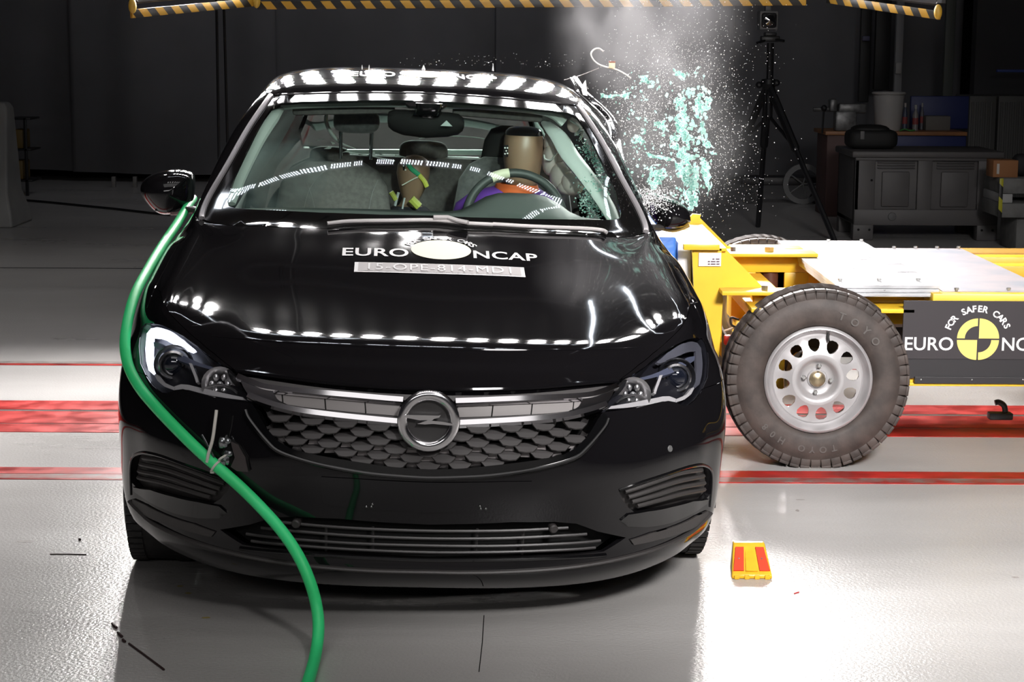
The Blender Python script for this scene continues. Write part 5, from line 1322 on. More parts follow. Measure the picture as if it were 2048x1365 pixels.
led_strip((-3.0, 12.7, 6.8), (-1.55, 12.8, 6.8), 2); led_strip((-1.42, 12.5, 6.8), (-1.1, 12.75, 6.8), 2); led_strip((-1.0, 12.85, 6.8), (-.5, 13.0, 6.8), 2); led_strip((-.4, 13.2, 6.8), (.45, 12.95, 6.8), 2); led_strip((.9, 12.75, 6.8), (1.8, 12.4, 6.8), 2)
mb = MB()
for x in (-2.0, 1.25): mb.tube([(x, 7.3, 4.06), (x, 12.7, 4.06)], .03, 8); mb.tube([(x, 10.7, 4.06), (x, 10.7, 6.95)], .03, 8)
mb.tube([(-2.0, 10.7, 4.06), (1.25, 10.7, 4.06)], .03, 8)
mb.build('arm', STEEL, rig)

# upper lamp rows on the arms and the overhead bank in front
LAMP2 = mat('lamp_face_soft', (1, 1, 1), .3, emit=(1, .965, .95), es=45)
LAMP3 = mat('lamp_face_overhead', (1, 1, 1), .3, emit=(1, .965, .95), es=9)
pl2 = pl3 = None
def lamp_at(p, rx, m, r_=.08):
    h = MB().lathe([(.0, .12), (.05, .11), (r_+.012, .08), (r_+.014, 0), (r_+.008, 0), (r_+.002, .03), (0, .035)], (0, 0, 0), 'y', 16).build('floodlight', STEEL, rig)
    MB().lathe([(0, 0), (r_, 0)], (0, .015, 0), 'y', 16).build('lens', m, h, fix=False); h.location = p; h.rotation_euler = (rx, 0, 0); return h
a0 = None
for y, z in ((9.55, 4.08), (9.85, 4.12)):
    for k in range(15):
        if a0 is None: a0 = o = lamp_at((0, 0, 0), math.radians(40), LAMP2); l0 = [q for q in COL.objects if q.parent == a0][0]
        else: o = a0.copy(); COL.objects.link(o); l = l0.copy(); COL.objects.link(l); l.parent = o
        o.location = (-1.75+.26*k, y, z)
b0 = None
for y, z in ((4.7, 5.8), (5.15, 5.8)):
    for k in range(9):
        if b0 is None: b0 = o = lamp_at((0, 0, 0), math.radians(82), LAMP3, .11); l0 = [q for q in COL.objects if q.parent == b0][0]
        else: o = b0.copy(); COL.objects.link(o); l = l0.copy(); COL.objects.link(l); l.parent = o
        o.location = (-2.0+.5*k, y, z)
mb = MB()
for y in (4.8, 5.25): mb.tube([(-2.3, y+.12, 5.9), (2.4, y+.12, 5.9)], .03, 8)
for x in (-2.2, 2.3): mb.tube([(x, 5.1, 5.9), (x, 5.1, 6.97)], .03, 8); mb.tube([(x, 4.8, 5.9), (x, 7.4, 4.1)], .025, 8)
mb.tube([(-2.0, 9.7, 4.25), (2.1, 9.7, 4.25)], .03, 8)
mb.build('lamp_bar', STEEL, rig)
# ------------------------------------------------------------ green air hose held to the bumper by cable ties
HG = mat('hose_green', (.06, .95, .33), .45, noise=.10, nscale=5, col2=(.04, .82, .25), bump=.2, bscale=45)
def on_car(px, py, off=.02): return CM @ SO(*P2(px, py), off)
def clear_of(px, py, Y, gap=.022):
    """a point on the line of sight at depth Y, brought in front of the car body if that is nearer"""
    h = SB.ray_cast(LC, lray(px, py))
    if h[0] is not None:
        p = CM @ h[0]
        if p.y-gap < Y: Y = p.y-gap
    return W(px, py, Y)
hp = [W(386, 398, 6.95)]+[clear_of(*a) for a in ((375, 414, 6.80), (353, 450, 6.5), (326, 490, 6.2), (297, 538, 5.95), (270, 590, 5.72), (255, 645, 5.55), (250, 692, 5.45), (258, 735, 5.38), (280, 776, 5.30), (315, 818, 5.24), (357, 862, 5.17), (400, 904, 5.12), (439, 938, 5.08),
      (482, 976, 5.03), (526, 1020, 4.98), (566, 1066, 4.94), (598, 1115, 4.90), (620, 1165, 4.88))]+[W(633, 1213, 4.87), W(637, 1258, 4.84), G(631, 1310, .022), G(616, 1365, .017), G(590, 1440, .017), G(540, 1520, .017), G(460, 1620, .017)]
ys = [p.y for p in hp]
for k in range(1, 18):
    ys[k] = min(ys[k], (ys[k-1]+ys[k+1])/2+.01)
PXH = [(386, 398), (375, 414), (353, 450), (326, 490), (297, 538), (270, 590), (255, 645), (250, 692), (258, 735), (280, 776), (315, 818), (357, 862), (400, 904), (439, 938), (482, 976), (526, 1020), (566, 1066), (598, 1115), (620, 1165)]
hp = [W(PXH[k][0], PXH[k][1], ys[k]) for k in range(19)]+hp[19:]
P_ = cr([tuple(p) for p in hp], 8)
o = MB().tube(P_, .0162, 16).build('hose', HG, None); tag(o, 'green rubber hose running from the left door mirror over the bumper to the floor', 'hose')
CT = mat('tie_white', (.75, .72, .66), .5)
root = thing('cable_tie', 'white plastic cable tie strapping the green hose to the bumper', 'cable tie', on_car(440, 930, .03))
RI = Matrix.Translation(-root.location)
c0 = hp[13]+(hp[12]-hp[13])*.15
ax = (hp[14]-hp[12]).normalized(); u = ax.cross(Vector((0, 1, 0))).normalized(); v = ax.cross(u)
ring = [RI @ (c0+u*.0185*math.cos(t)+v*.0185*math.sin(t)) for t in [2*math.pi*i/20 for i in range(20)]]
MB().tube(ring, .0035, 6, closed=True).build('strap', CT, root)
MB().tube([RI @ Vector(v_) for v_ in cr([tuple(p) for p in (c0+u*.018, on_car(448, 917, .025), on_car(460, 909, .018))], 5)], .0032, 6).build('strap', CT, root)
MB().box(RI @ (c0-u*.019), (.012, .012, .010), bev=.002).build('tie_head', CT, root)
root2 = thing('cable_tie', 'long white cable tie tail sticking up beside the green hose', 'cable tie', on_car(420, 905, .03)); RI = Matrix.Translation(-root2.location)
MB().tube([RI @ Vector(v_) for v_ in cr([tuple(p) for p in (clear_of(433, 821, 6, .05), clear_of(430, 845, 6, .05), clear_of(425, 880, 6, .045), clear_of(417, 908, 6, .042), clear_of(414, 925, 6, .04))], 5)], .0046, 8).build('tail', CT, root2)
# ------------------------------------------------------------ yellow chock with red reflectors
g0, g1 = G(1463, 1158), G(1545, 1160); wd = (g1.x-g0.x); yc = (g0.y+g1.y)/2; xc = (g0.x+g1.x)/2
ck = thing('floor_marker', 'small yellow plastic wedge with two red reflector strips on the floor', 'marker', (xc, yc, 0))
YP = mat('marker_yellow', (.85, .48, .02), .35, noise=.1, nscale=20)
D_ = .095; ht = W(1504, 1086, yc+D_).z; ht = max(.03, ht); hw = wd/2; tw = hw*.78
mb = MB()
vs = [(-hw, 0, 0), (hw, 0, 0), (-hw, 0, .012), (hw, 0, .012), (-tw, D_, ht), (tw, D_, ht), (-tw-.004, D_+.035, 0), (tw+.004, D_+.035, 0), (-tw, D_+.02, ht), (tw, D_+.02, ht)]
mb.add(vs, [(0, 1, 3, 2), (2, 3, 5, 4), (4, 5, 9, 8), (8, 9, 7, 6), (0, 2, 4, 8, 6), (1, 7, 9, 5, 3), (0, 6, 7, 1)])
b_ = mb.build('body', YP, ck, sharp=30)
md = b_.modifiers.new('bev', 'BEVEL'); md.width = .004; md.segments = 2
mb = MB()
for x in (-.75, -.25, .25, .75): mb.bb((x*hw-.008, -.006, 0), (x*hw+.008, .012, .012), .002)
mb.build('feet', YP, ck)
def fpos(a, t): # a across -1..1, t up the slope 0..1
    w_ = hw+(tw-hw)*t; return Vector((a*w_, D_*t, .012+(ht-.012)*t))
nn = Vector((0, -(ht-.012), D_)).normalized()
for a0, a1 in ((-.92, -.40), (.40, .92)):
    q = [fpos(a0, .12), fpos(a1, .12), fpos(a1*.93 if a1 > 0 else a1*.88, .84), fpos(a0*.93 if a0 < 0 else a0*.88, .84)]
    mb = MB().add([p+nn*.001 for p in q]+[p+nn*.005 for p in q], [(0, 1, 2, 3), (4, 7, 6, 5), (0, 4, 5, 1), (1, 5, 6, 2), (2, 6, 7, 3), (3, 7, 4, 0)])
    r_ = mb.build('reflector', mat('reflector_red', (.85, .06, .02), .3), ck, smooth=False)
    MB().sphere((q[0]+q[2])/2+nn*.005, .003, 8, 6).build('screw', BOLT, r_)
q = [fpos(-.30, .1), fpos(.30, .1), fpos(.26, .78), fpos(-.26, .78)]
MB().add([p+nn*.001 for p in q]+[p+nn*.006*(k) for k, p in zip((1, 1, .4, .4), q)], [(0, 1, 2, 3), (4, 7, 6, 5), (0, 4, 5, 1), (1, 5, 6, 2), (2, 6, 7, 3), (3, 7, 4, 0)]).build('rib', YP, ck, smooth=False)
# ------------------------------------------------------------ litter and marks on the floor
def litter(px, py, px2, py2, r, col, name, label, cat='debris', grp=None):
    a, b = G(px, py, r), G(px2, py2, r); m_ = (a+b)/2+Vector((random.uniform(-.004, .004), .003, 0))
    o = MB().tube([tuple(v) for v in cr([tuple(a), tuple(m_), tuple(b)], 4)], r, 6).build(name, mat('litter_%.2f' % col[0], col, .6)); tag(o, label, cat, grp); return o
litter(100, 1109, 173, 1110, .0018, (.05, .035, .03), 'stick', 'thin dark stick lying level on the floor at the left edge')
litter(258, 1288, 328, 1340, .003, (.04, .02, .02), 'stick', 'curved dark strand on the floor at the lower left beside the car shadow')
for a in ((225, 1248, 233, 1256), (236, 1266, 244, 1274), (246, 1280, 250, 1284)):
    litter(*a, .004, (.04, .02, .02), 'crumb', 'dark crumb in the short trail above the curved strand', grp='dark crumbs by the strand')
litter(1588, 1188, 1598, 1185, .002, (.5, .03, .03), 'plastic_chip', 'tiny red plastic chip on the bright floor right of the yellow wedge')
litter(157, 1079, 160, 1080, .004, (.05, .035, .03), 'crumb', 'single dark crumb on the floor above the thin stick')
litter(1320, 898, 1321, 899, .0005, (.05, .035, .03), 'crumb', 'speck', ) if False else None
FS = mat('floor_stain', (.30, .27, .25), .5); FY = mat('floor_stain_yellow', (.42, .34, .12), .5)
def stain(px, py, rx, ry, m, n, k):
    c = G(px, py, .0008); rnd = random.Random(k); N = 18; rr = [rnd.uniform(.6, 1) for _ in range(N)]
    vs = [(c.x+rx*rr[i]*math.cos(2*math.pi*i/N), c.y+ry*rr[i]*math.sin(2*math.pi*i/N), .0008) for i in range(N)]
    tag(MB().add(vs, [tuple(range(N))]).build(n, m, None, fix=False, smooth=False), kind='structure')
for i, a in enumerate(((50, 1083, .03, .02, FS), (360, 1173, .012, .01, FY), (376, 1187, .012, .01, FY), (412, 1236, .016, .01, FY), (1620, 790, .02, .02, FS), (1595, 1022, .008, .02, FS), (1600, 1000, .02, .006, FS), (2030, 1155, .015, .01, FS))):
    stain(*a, 'trim_%d' % (20+i), i)
# saw cut in the floor before the car
a, b = G(968, 1232, 0), G(958, 1345, 0)
tag(MB().tube([a, (a+b)/2+Vector((.002, 0, 0)), b], .0016, 5).build('trim_10', VOID), kind='structure')
# ------------------------------------------------------------ high-speed camera on its tripod
TB_ = mat('tripod_black', (.012, .012, .014), .4)
ap = W(1537, 168, 16.2); tp = thing('tripod', 'tall black tripod standing in front of the far curtain', 'tripod', (ap.x, ap.y, 0)); RI = Matrix.Translation(-Vector((ap.x, ap.y, 0)))
def R_(v_): return RI @ Vector(v_)
MB().tube([R_(W(1538, 235, 16.2)), R_(W(1541, 86, 16.2))], .030, 10).build('centre_column', TB_, tp)
mb = MB(); mb.lathe([(.0, -.05), (.05, -.045), (.07, 0), (.06, .04), (.0, .05)], R_(ap), 'z', 14); mb.build('collar', TB_, tp)
for px, py in ((1518, 170), (1553, 166)): MB().sphere(R_(W(px, py, 16.1)), .03, 10, 8).build('knob', TB_, tp)
for fx, fy, kx, ky in ((1669, 484, 1594, 292), (1516, 455, 1524, 290), (1430, 408, 1480, 280)):
    f_ = G(fx, fy, .0); kn = ap+(f_-ap)*.42
    o = MB().tube([R_(ap), R_(kn)], .036, 8).build('leg', TB_, tp)
    MB().tube([R_(kn), R_(f_+Vector((0, 0, .01)))], .023, 8).build('lower_leg', TB_, o); MB().sphere(R_(kn), .034, 10, 8).build('leg_clamp', TB_, o)
    MB().sphere(R_(f_+Vector((0, 0, .012))), .02, 8, 6).build('foot', TB_, o)
    MB().tube([R_(W(1538, 232, 16.2)), R_(kn)], .015, 6).build('brace', TB_, tp)
hd_ = W(1540, 78, 16.2); mb = MB(); mb.box(R_(hd_), (.16, .10, .05), bev=.01); mb.box(R_(hd_+Vector((0, 0, .04))), (.10, .12, .03), bev=.008); mb.build('head', TB_, tp)
MB().tube([R_(hd_), R_(W(1568, 82, 16.1))], .012, 8).build('handle', TB_, tp); MB().tube([R_(hd_), R_(W(1514, 86, 16.1))], .012, 8).build('handle', TB_, tp)
cc = W(1535, 41, 16.2); cmr = thing('camera', 'small grey box camera with round black lens on top of the tripod', 'camera', cc)
hz = (W(1553, 60, 16.2)-W(1517, 22, 16.2)); w_, h_ = abs(hz.x), abs(hz.z)
MB().box((0, 0, 0), (w_, .20, h_), bev=.012).build('housing', mat('camera_grey', (.22, .22, .22), .45), cmr)
MB().box((0, -.09, 0), (w_*.82, .06, h_*.80), bev=.02).build('lens_hood', TB_, cmr)
MB().lathe([(.0, -.16), (.045, -.155), (.052, -.13), (.055, -.10)], (0, 0, 0), 'y', 20).build('lens', mat('lens_glass', (.01, .01, .012), .05, coat=1), cmr)
MB().box((0, .0, h_/2+.02), (.05, .08, .045), bev=.008).build('top_mount', mat('camera_grey', (.22, .22, .22), .45), cmr)
# ------------------------------------------------------------ plastic pallet box
PBX = mat('pallet_box_grey', (.085, .08, .08), .55, noise=.08, nscale=4)
x0, x1, yb0, yb1, zt = 2.83, 4.03, 15.5, 16.3, W(1850, 303, 15.5).z
pb = thing('pallet_box', 'large grey plastic pallet box with panelled sides on the hall floor', 'box', ((x0+x1)/2, (yb0+yb1)/2, 0)); RI = Matrix.Translation(-pb.location)
def B2(a, b, n, m, par, bev=.01): return MB().bb(RI @ Vector(a), RI @ Vector(b), bev).build(n, m, par)
mb = MB()
mb.bb(RI @ Vector((x0, yb0+.03, .13)), RI @ Vector((x1, yb1-.03, .18)), .01)
zb = .13
for (a, b) in (((x0, yb0, zb), (x0+.17, yb0+.05, zt-.06)), ((x0+.52, yb0, zb), (x0+.64, yb0+.05, zt-.06)), ((x1-.18, yb0, zb), (x1, yb0+.05, zt-.06)), ((x0+.005, yb0-.004, zb-.003), (x1-.005, yb0+.047, zb+.13)), ((x0+.005, yb0-.004, zt-.08), (x1-.005, yb0+.047, zt-.052))):
    mb.bb(RI @ Vector(a), RI @ Vector(b), .008)
mb.bb(RI @ Vector((x0+.02, yb0+.035, zb)), RI @ Vector((x1-.02, yb0+.05, zt-.05)), .003)
for xx in (x0+.20, x0+.69): 
    mb.bb(RI @ Vector((xx+.03, yb0+.015, zb+.15)), RI @ Vector((xx+.26, yb0+.04, zt-.17)), .012)
    for k in range(3): mb.bb(RI @ Vector((xx-.01, yb0+.01, zt-.10-.022*k)), RI @ Vector((xx+.30, yb0+.04, zt-.092-.022*k)), .003)
mb.bb(RI @ Vector((x0, yb0, zb)), RI @ Vector((x0+.04, yb1, zt-.05)), .008); mb.bb(RI @ Vector((x1-.04, yb0, zb)), RI @ Vector((x1, yb1, zt-.05)), .008); mb.bb(RI @ Vector((x0, yb1-.04, zb)), RI @ Vector((x1, yb1, zt-.05)), .008)
mb.build('body', PBX, pb)
for xx in (x0, x1-.17):
    for yy in (yb0, yb1-.12): B2((xx, yy, 0), (xx+.17, yy+.12, .14), 'foot', PBX, pb)
mb = MB(); mb.bb(RI @ Vector((x0-.03, yb0-.02, zt-.055)), RI @ Vector((x1+.03, yb1+.02, zt)), .015); mb.build('lid', PBX, pb)
for xx, zz in ((x0+.14, zt-.24), (x1-.10, zt-.24), (x0+.045, .09), (x0+.135, .09), (x1-.13, .09), (x1-.04, .09)):
    MB().tube([RI @ Vector((xx, yb0-.006, zz)), RI @ Vector((xx, yb0+.004, zz))], .010, 10).build('drain_hole', VOID, pb)
MB().lathe([(.0, -.01), (.032, -.008), (.036, 0)], RI @ Vector((x0+.32, yb0-.003, zb+.07)), 'y', 16).build('drain_plug', mat('plug_grey', (.09, .09, .09), .5), pb)
# black bag on the pallet box
c = W(1742, 272, 15.85); mb = MB(); pillow(mb, (0, 0, .085), (.215, .15, .085), 4.0, 28, 12); pillow(mb, (-.01, 0, .14), (.165, .12, .065), 3.0, 24, 8)
o = mb.build('bag', mat('bag_black', (.006, .006, .006), .7, bump=.5, bscale=14)); o.location = (c.x, 15.85, zt); tag(o, 'black soft bag lying on the lid of the grey pallet box', 'bag')
MB().box((-.10, -.15, .12), (.035, .01, .07), bev=.004).build('bag_tag', mat('tag_grey', (.12, .12, .12), .6), o)
# ------------------------------------------------------------ workbench and the things on it
YBN = 17.6; top = W(1860, 264, YBN).z
xb0, xb1 = W(1652, 240, YBN).x, W(1936, 240, YBN).x
wb = thing('workbench', 'blue workbench with an orange-brown top edge behind the pallet box', 'workbench', ((xb0+xb1)/2, YBN+.3, 0)); RI = Matrix.Translation(-wb.location)
B2((xb0, YBN, top-.035), (xb1, YBN+.7, top), 'worktop', mat('bench_wood', (.30, .13, .05), .5, noise=.2, nscale=5), wb, .004)
BLUE = mat('bench_blue', (.015, .025, .12), .5)
B2((xb0+.5, YBN+.03, top-.22), (xb1, YBN+.6, top-.036), 'drawer_unit', BLUE, wb)
B2((xb0+.02, YBN+.03, 0), (xb0+.45, YBN+.6, top-.036), 'cupboard', mat('bench_dark', (.10, .05, .045), .6), wb)
for xx in (xb1-.08, xb0+.55): B2((xx, YBN+.05, 0), (xx+.06, YBN+.55, top-.22), 'leg', BLUE, wb)
pa, pb_ = W(1822, 192, YBN+.65), W(1937, 262, YBN+.65)
B2((pa.x, YBN+.64, top), (pb_.x, YBN+.70, pa.z), 'back_panel', BLUE, wb)
# bucket
bx = W(1777, 220, YBN+.25); zb_ = top; zt_ = W(1777, 184, YBN+.25).z; rt = (W(1808, 190, YBN+.25).x-W(1743, 190, YBN+.25).x)/2
bk = thing('bucket', 'tall white plastic bucket standing on the workbench', 'bucket', (bx.x, YBN+.25, zb_))
hh = zt_-zb_
MB().lathe([(0, .003), (rt*.74, 0), (rt*.78, .01), (rt*.95, hh-.03), (rt*.93, hh-.03), (rt*.76, .015), (0, .012)], (0, 0, 0), 'z', 32).build('body', mat('bucket_white', (.42, .41, .40), .45), bk)
MB().tube([(rt*.97*math.cos(t), rt*.97*math.sin(t), hh-.012) for t in [2*math.pi*i/32 for i in range(32)]], .012, 8, closed=True).build('rim', _mats['bucket_white'], bk)
# bench vice
vc = W(1690, 232, YBN+.1); vs_ = thing('bench_vise', 'grey metal bench vice with a hanging handle at the left end of the workbench', 'vise', (vc.x, YBN+.1, top)); VM = mat('vise_grey', (.16, .16, .16), .4, metal=.5, noise=.3, nscale=20)
hz_ = W(1690, 205, YBN+.1).z-top
MB().box((0, 0, hz_*.35), (.20, .14, hz_*.7), bev=.02).build('base', VM, vs_)
MB().box((.06, 0, hz_*.8), (.26, .12, .09), bev=.02).build('body', VM, vs_)
MB().box((-.12, 0, hz_*.9), (.07, .13, .12), bev=.02).build('jaw', VM, vs_); MB().tube([(-.30, 0, hz_*.75), (-.10, 0, hz_*.75)], .022, 10).build('screw', VM, vs_)
hx = W(1651, 210, YBN).x-vc.x; zl_ = W(1648, 268, YBN).z-top
MB().tube([(hx, -.02, hz_*.85), (hx-.01, -.02, zl_)], .009, 8).build('handle', TB_, vs_); MB().sphere((hx, -.02, hz_*.8), .03, 10, 8).build('handle_knob', TB_, vs_)
# bottles and odds on the bench
def bottle(px, pt, pbm, w, col, cap, label, Yb=YBN+.2):
    a, b = W(px, pt, Yb), W(px, pbm, Yb); h = a.z-top; r = w/2*(W(101, 200, Yb)-W(100, 200, Yb)).length
    r_ = thing('bottle', label, 'bottle', (a.x, Yb, top), group=None)
    MB().lathe([(0, 0), (r, .002), (r, h*.62), (r*.45, h*.78), (r*.4, h*.86), (0, h*.86)], (0, 0, 0), 'z', 20).build('body', mat('bt_%.2f%.2f' % (col[0], col[2]), col, .4), r_)
    MB().lathe([(0, h), (r*.5, h), (r*.5, h*.85), (0, h*.85)], (0, 0, 0), 'z', 14).build('cap', mat('btc_%.2f%.2f' % (cap[0], cap[2]), cap, .4), r_)
    MB().lathe([(r*1.02, h*.25), (r*1.02, h*.5)], (0, 0, 0), 'z', 20).build('label_band', mat('bt_band', (.25, .05, .05), .6), r_)
bottle(1832, 210, 257, 12, (.20, .19, .19), (.35, .35, .34), 'grey spray bottle with pale cap right of the bucket on the bench')
bottle(1811, 206, 257, 10, (.05, .06, .10), (.35, .33, .32), 'dark bottle with pale cap close beside the white bucket')
bottle(1845, 206, 240, 8, (.10, .10, .12), (.3, .3, .3), 'small dark bottle behind the grey spray bottle', YBN+.45)
a, b = W(1850, 232, YBN+.35), W(1898, 258, YBN+.35); o = MB().bb((0, 0, 0), (b.x-a.x, .2, a.z-top), .006).build('carton', mat('carton_grey', (.13, .12, .11), .7)); o.location = (a.x, YBN+.3, top); tag(o, 'low grey carton on the right half of the workbench', 'box')
mb = MB(); rnd = random.Random(8)
mb.tube(cr([(0, 0, .008), (.05, .02, .02), (.09, -.02, .01), (.14, .01, .012)], 5), .008, 6); o = mb.build('glove', mat('glove_green', (.06, .25, .06), .6)); g_ = W(1800, 255, YBN+.06); o.location = (g_.x, YBN+.06, top); tag(o, 'bright green scrap at the front edge of the workbench', 'scrap')
# pipes and fittings on the far wall
def wallpipe(px0, px1, py0, py1, col, name, label, cat, Yw=21.0, lit=.6):
    a, b = W(px0, py0, Yw), W(px1, py1, Yw); zlo = b.z
    o = MB().bb((a.x, Yw, zlo), (b.x, Yw+.08, min(a.z, 6.8)), .01).build(name, mat(name+'_m%.2f' % col[0], col, .5)); tag(o, label, cat); return o
wallpipe(1725, 1737, -30, 205, (.02, .02, .02), 'downpipe', 'black vertical pipe on the far wall left of the white bucket', 'pipe')
wallpipe(1755, 1778, -30, 180, (.008, .008, .009), 'wall_column', 'dark vertical column on the far wall directly above the bucket', 'column', 20.9)
wallpipe(1796, 1803, -30, 190, (.30, .30, .31), 'wall_rail', 'pale vertical rail with a small box right above the bucket', 'rail', 20.8)
wallpipe(1792, 1803, 125, 148, (.42, .41, .40), 'junction_box', 'small pale junction box on the vertical rail above the bucket', 'box', 20.75)
wallpipe(1726, 1740, 72, 82, (.12, .12, .2), 'wall_bracket', 'small bluish bracket on the black vertical pipe', 'bracket', 20.9)
wallpipe(1895, 1905, -30, 200, (.10, .11, .10), 'wall_rail', 'dark green-grey vertical rail right of the workbench back panel', 'rail', 20.5)
a, b = W(1995, 139, 20.6), W(2090, 145, 20.6); tag(MB().bb((a.x, 20.6, b.z), (b.x, 20.66, a.z), .005).build('blue_bar', mat('bar_blue', (.05, .09, .35), .5)), 'thin blue horizontal bar high on the wall at the right edge', 'bar')
# ribbed cabinets at the right
rc = mat('cabinet_grey', (.075, .075, .072), .6)
for i, (px0, px1, lb) in enumerate(((1940, 1994, 'dark grey ribbed cabinet beside the workbench end'), (1998, 2075, 'dark grey ribbed cabinet at the right edge behind the brown carton'))):
    a, b = W(px0, 192, 18.2), W(px1, 192, 18.2); mb = MB(); mb.bb((a.x, 18.2, 0), (b.x, 18.8, a.z), .008)
    n_ = int((b.x-a.x)/.045)
    for k in range(n_): mb.bb((a.x+.02+k*.045, 18.185, .1), (a.x+.04+k*.045, 18.205, a.z-.06), .003)
    tag(mb.build('cabinet', rc), lb, 'cabinet')
# concrete blocks with tape and a cardboard carton on top
a, b = W(2006, 357, 14.6), W(2006, 440, 14.6); Yc = 14.6
CB = mat('concrete', (.16, .16, .155), .85, noise=.2, nscale=9)
g_ = G(2004, 470); 
bs = thing('concrete_block', 'stacked grey concrete block base with hazard tape at the right edge', 'block', (a.x+.35, Yc+.3, 0)); RI = Matrix.Translation(-bs.location)
z1, z2, z3 = a.z, W(2006, 388, Yc).z, W(2006, 407, Yc).z; z4 = W(2006, 436, Yc).z
B2((a.x, Yc, z2), (a.x+.9, Yc+.6, z1), 'slab', CB, bs, .01); B2((a.x+.0, Yc+.02, z3), (a.x+.09, Yc+.6, z2), 'spacer', mat('spacer_white', (.4, .4, .4), .6), bs); B2((a.x+.5, Yc+.02, z3), (a.x+.9, Yc+.6, z2), 'spacer', CB, bs)
B2((a.x-.01, Yc, z4), (a.x+.9, Yc+.6, z3), 'slab', CB, bs, .01); B2((a.x+.15, Yc+.1, 0), (a.x+.9, Yc+.6, z4), 'foot', CB, bs, .01)
MB().box((0, 0, 0), (.03, .01, z1-z4), bev=.002).build('hazard_strip', hazard('hazard_tape_bright', 5.0, 1.0, (.45, .42, .02)), bs).location = RI @ Vector((a.x-.012, Yc-.004, (z1+z4)/2))
c0_, c1_ = W(1988, 321, Yc+.1), W(2036, 356, Yc+.1)
ct = thing('carton', 'brown cardboard carton with a white label on the concrete blocks', 'box', ((c0_.x+c1_.x)/2, Yc+.22, z1))
MB().box((0, 0, (c0_.z-z1)/2), (c1_.x-c0_.x, .22, c0_.z-z1), bev=.003).build('body', mat('cardboard', (.30, .13, .05), .75), ct)
MB().box((-.06, -.112, (c0_.z-z1)/2), (.02, .003, .08)).build('label', mat('carton_label', (.5, .48, .45), .6), ct)
c = W(2050, 330, Yc+.05); o = MB(); pillow(o, (0, 0, .09), (.07, .07, .09), 2.6); o = o.build('helmet_bag', mat('dark_bundle', (.01, .01, .012), .7)); o.location = (c.x+.02, Yc+.25, z1); tag(o, 'black rounded bundle beside the brown carton at the right edge', 'bundle')
# castored trolley base behind the tripod
g_ = W(1606, 368, 19.0); cs = thing('castor_base', 'low wheeled base with a spoked castor behind the tripod legs', 'castor base', (g_.x, 19.0, 0)); RI = Matrix.Translation(-cs.location)
rw = max(.05, g_.z)
MB().lathe([(.75*rw, -.02), (rw, -.02), (rw, .02), (.75*rw, .02)], (0, 0, rw), 'y', 28, closed=True).build('wheel', mat('castor_grey', (.16, .16, .16), .5), cs)
mb = MB()
for k in range(5): t = 2*math.pi*k/5; mb.tube([(0, 0, rw), (.8*rw*math.cos(t), 0, rw+.8*rw*math.sin(t))], .009, 6)
mb.build('spokes', _mats['castor_grey'], cs)
a = W(1485, 366, 19.0); b = W(1640, 366, 19.0); MB().bb((a.x-g_.x, .05, rw*.9), (b.x-g_.x, .4, rw*1.3), .01).build('frame', TBLK, cs)
for px in (1502, 1632): q = W(px, 372, 19.0); MB().lathe([(0, -.02), (.06, -.02), (.06, .02), (0, .02)], (q.x-g_.x, .02, .06), 'y', 16).build('wheel', TBLK, cs)
# the same kind of feet under the left curtain
for px, lb in ((219, 'pale stub foot under the left curtain'), (262, 'dark small foot under the left curtain near the mirror')):
    q = G(px, 378); tag(MB().bb((q.x-.02, q.y+.2, 0), (q.x+.02, q.y+.26, .12), .004).build('stand_foot', mat('foot_pale', (.2, .19, .18), .5)), lb, 'foot')
# ------------------------------------------------------------ left edge: plastic barrier, shelf with bins, floor cable
YB2 = 16.5; q0, q1, q2, q3 = W(-60, 204, YB2), W(16, 204, YB2), W(44, 400, YB2), W(-60, 415, YB2)
mb = MB(); zt2 = q1.z
vs = []
for z, xr, yy in ((0, q2.x, .35), (.10, q2.x-.01, .34), (.30, q2.x-.06, .25), (zt2-.05, q1.x+.02, .12), (zt2, q1.x-.01, .10)):
    vs += [(q0.x, -yy, z), (xr, -yy, z), (xr, yy, z), (q0.x, yy, z)]
fs = [(4*i+k, 4*i+(k+1) % 4, 4*i+4+(k+1) % 4, 4*i+4+k) for i in range(4) for k in range(4)]+[(0, 3, 2, 1), (16, 17, 18, 19)]
mb.add(vs, fs); o = mb.build('crash_barrier', mat('barrier_white', (.30, .30, .29), .6, noise=.12, nscale=3)); o.location = (0, YB2, 0); md = o.modifiers.new('b', 'BEVEL'); md.width = .02; md.segments = 3
tag(o, 'white plastic safety barrier at the left edge of the hall', 'barrier')
YS2 = 19.5; a, b = W(20, 236, YS2), W(60, 236, YS2); sh = thing('shelf_rack', 'black shelf rack holding yellow bins behind the plastic barrier', 'shelf', ((a.x+b.x)/2, YS2+.2, 0)); RI = Matrix.Translation(-sh.location)
for xx in (a.x, W(46, 236, YS2).x): B2((xx, YS2, 0), (xx+.03, YS2+.03, a.z), 'post', TB_, sh, .002)
for py in (236, 298, 360): z = W(40, py, YS2).z; B2((a.x-.02, YS2, z-.02), (b.x, YS2+.4, z), 'shelf_board', TB_, sh, .002)
for py, lb in ((292, 'dim yellow bin on the upper shelf of the black rack'), (354, 'dim yellow bin on the lower shelf of the black rack')):
    z = W(40, py+6, YS2).z; x_ = W(22, py, YS2).x; x2 = W(45, py, YS2).x; h_ = W(40, py-32, YS2).z-z
    o = MB().bb((0, 0, 0), (x2-x_, .3, h_), .015).build('storage_bin', mat('bin_yellow', (.16, .10, .02), .5)); o.location = (x_, YS2+.03, z+.001); tag(o, lb, 'bin')
q = [tuple(G(px, py, .012)) for px, py in ((40, 400), (90, 404), (160, 411), (230, 418), (300, 426), (340, 430))]
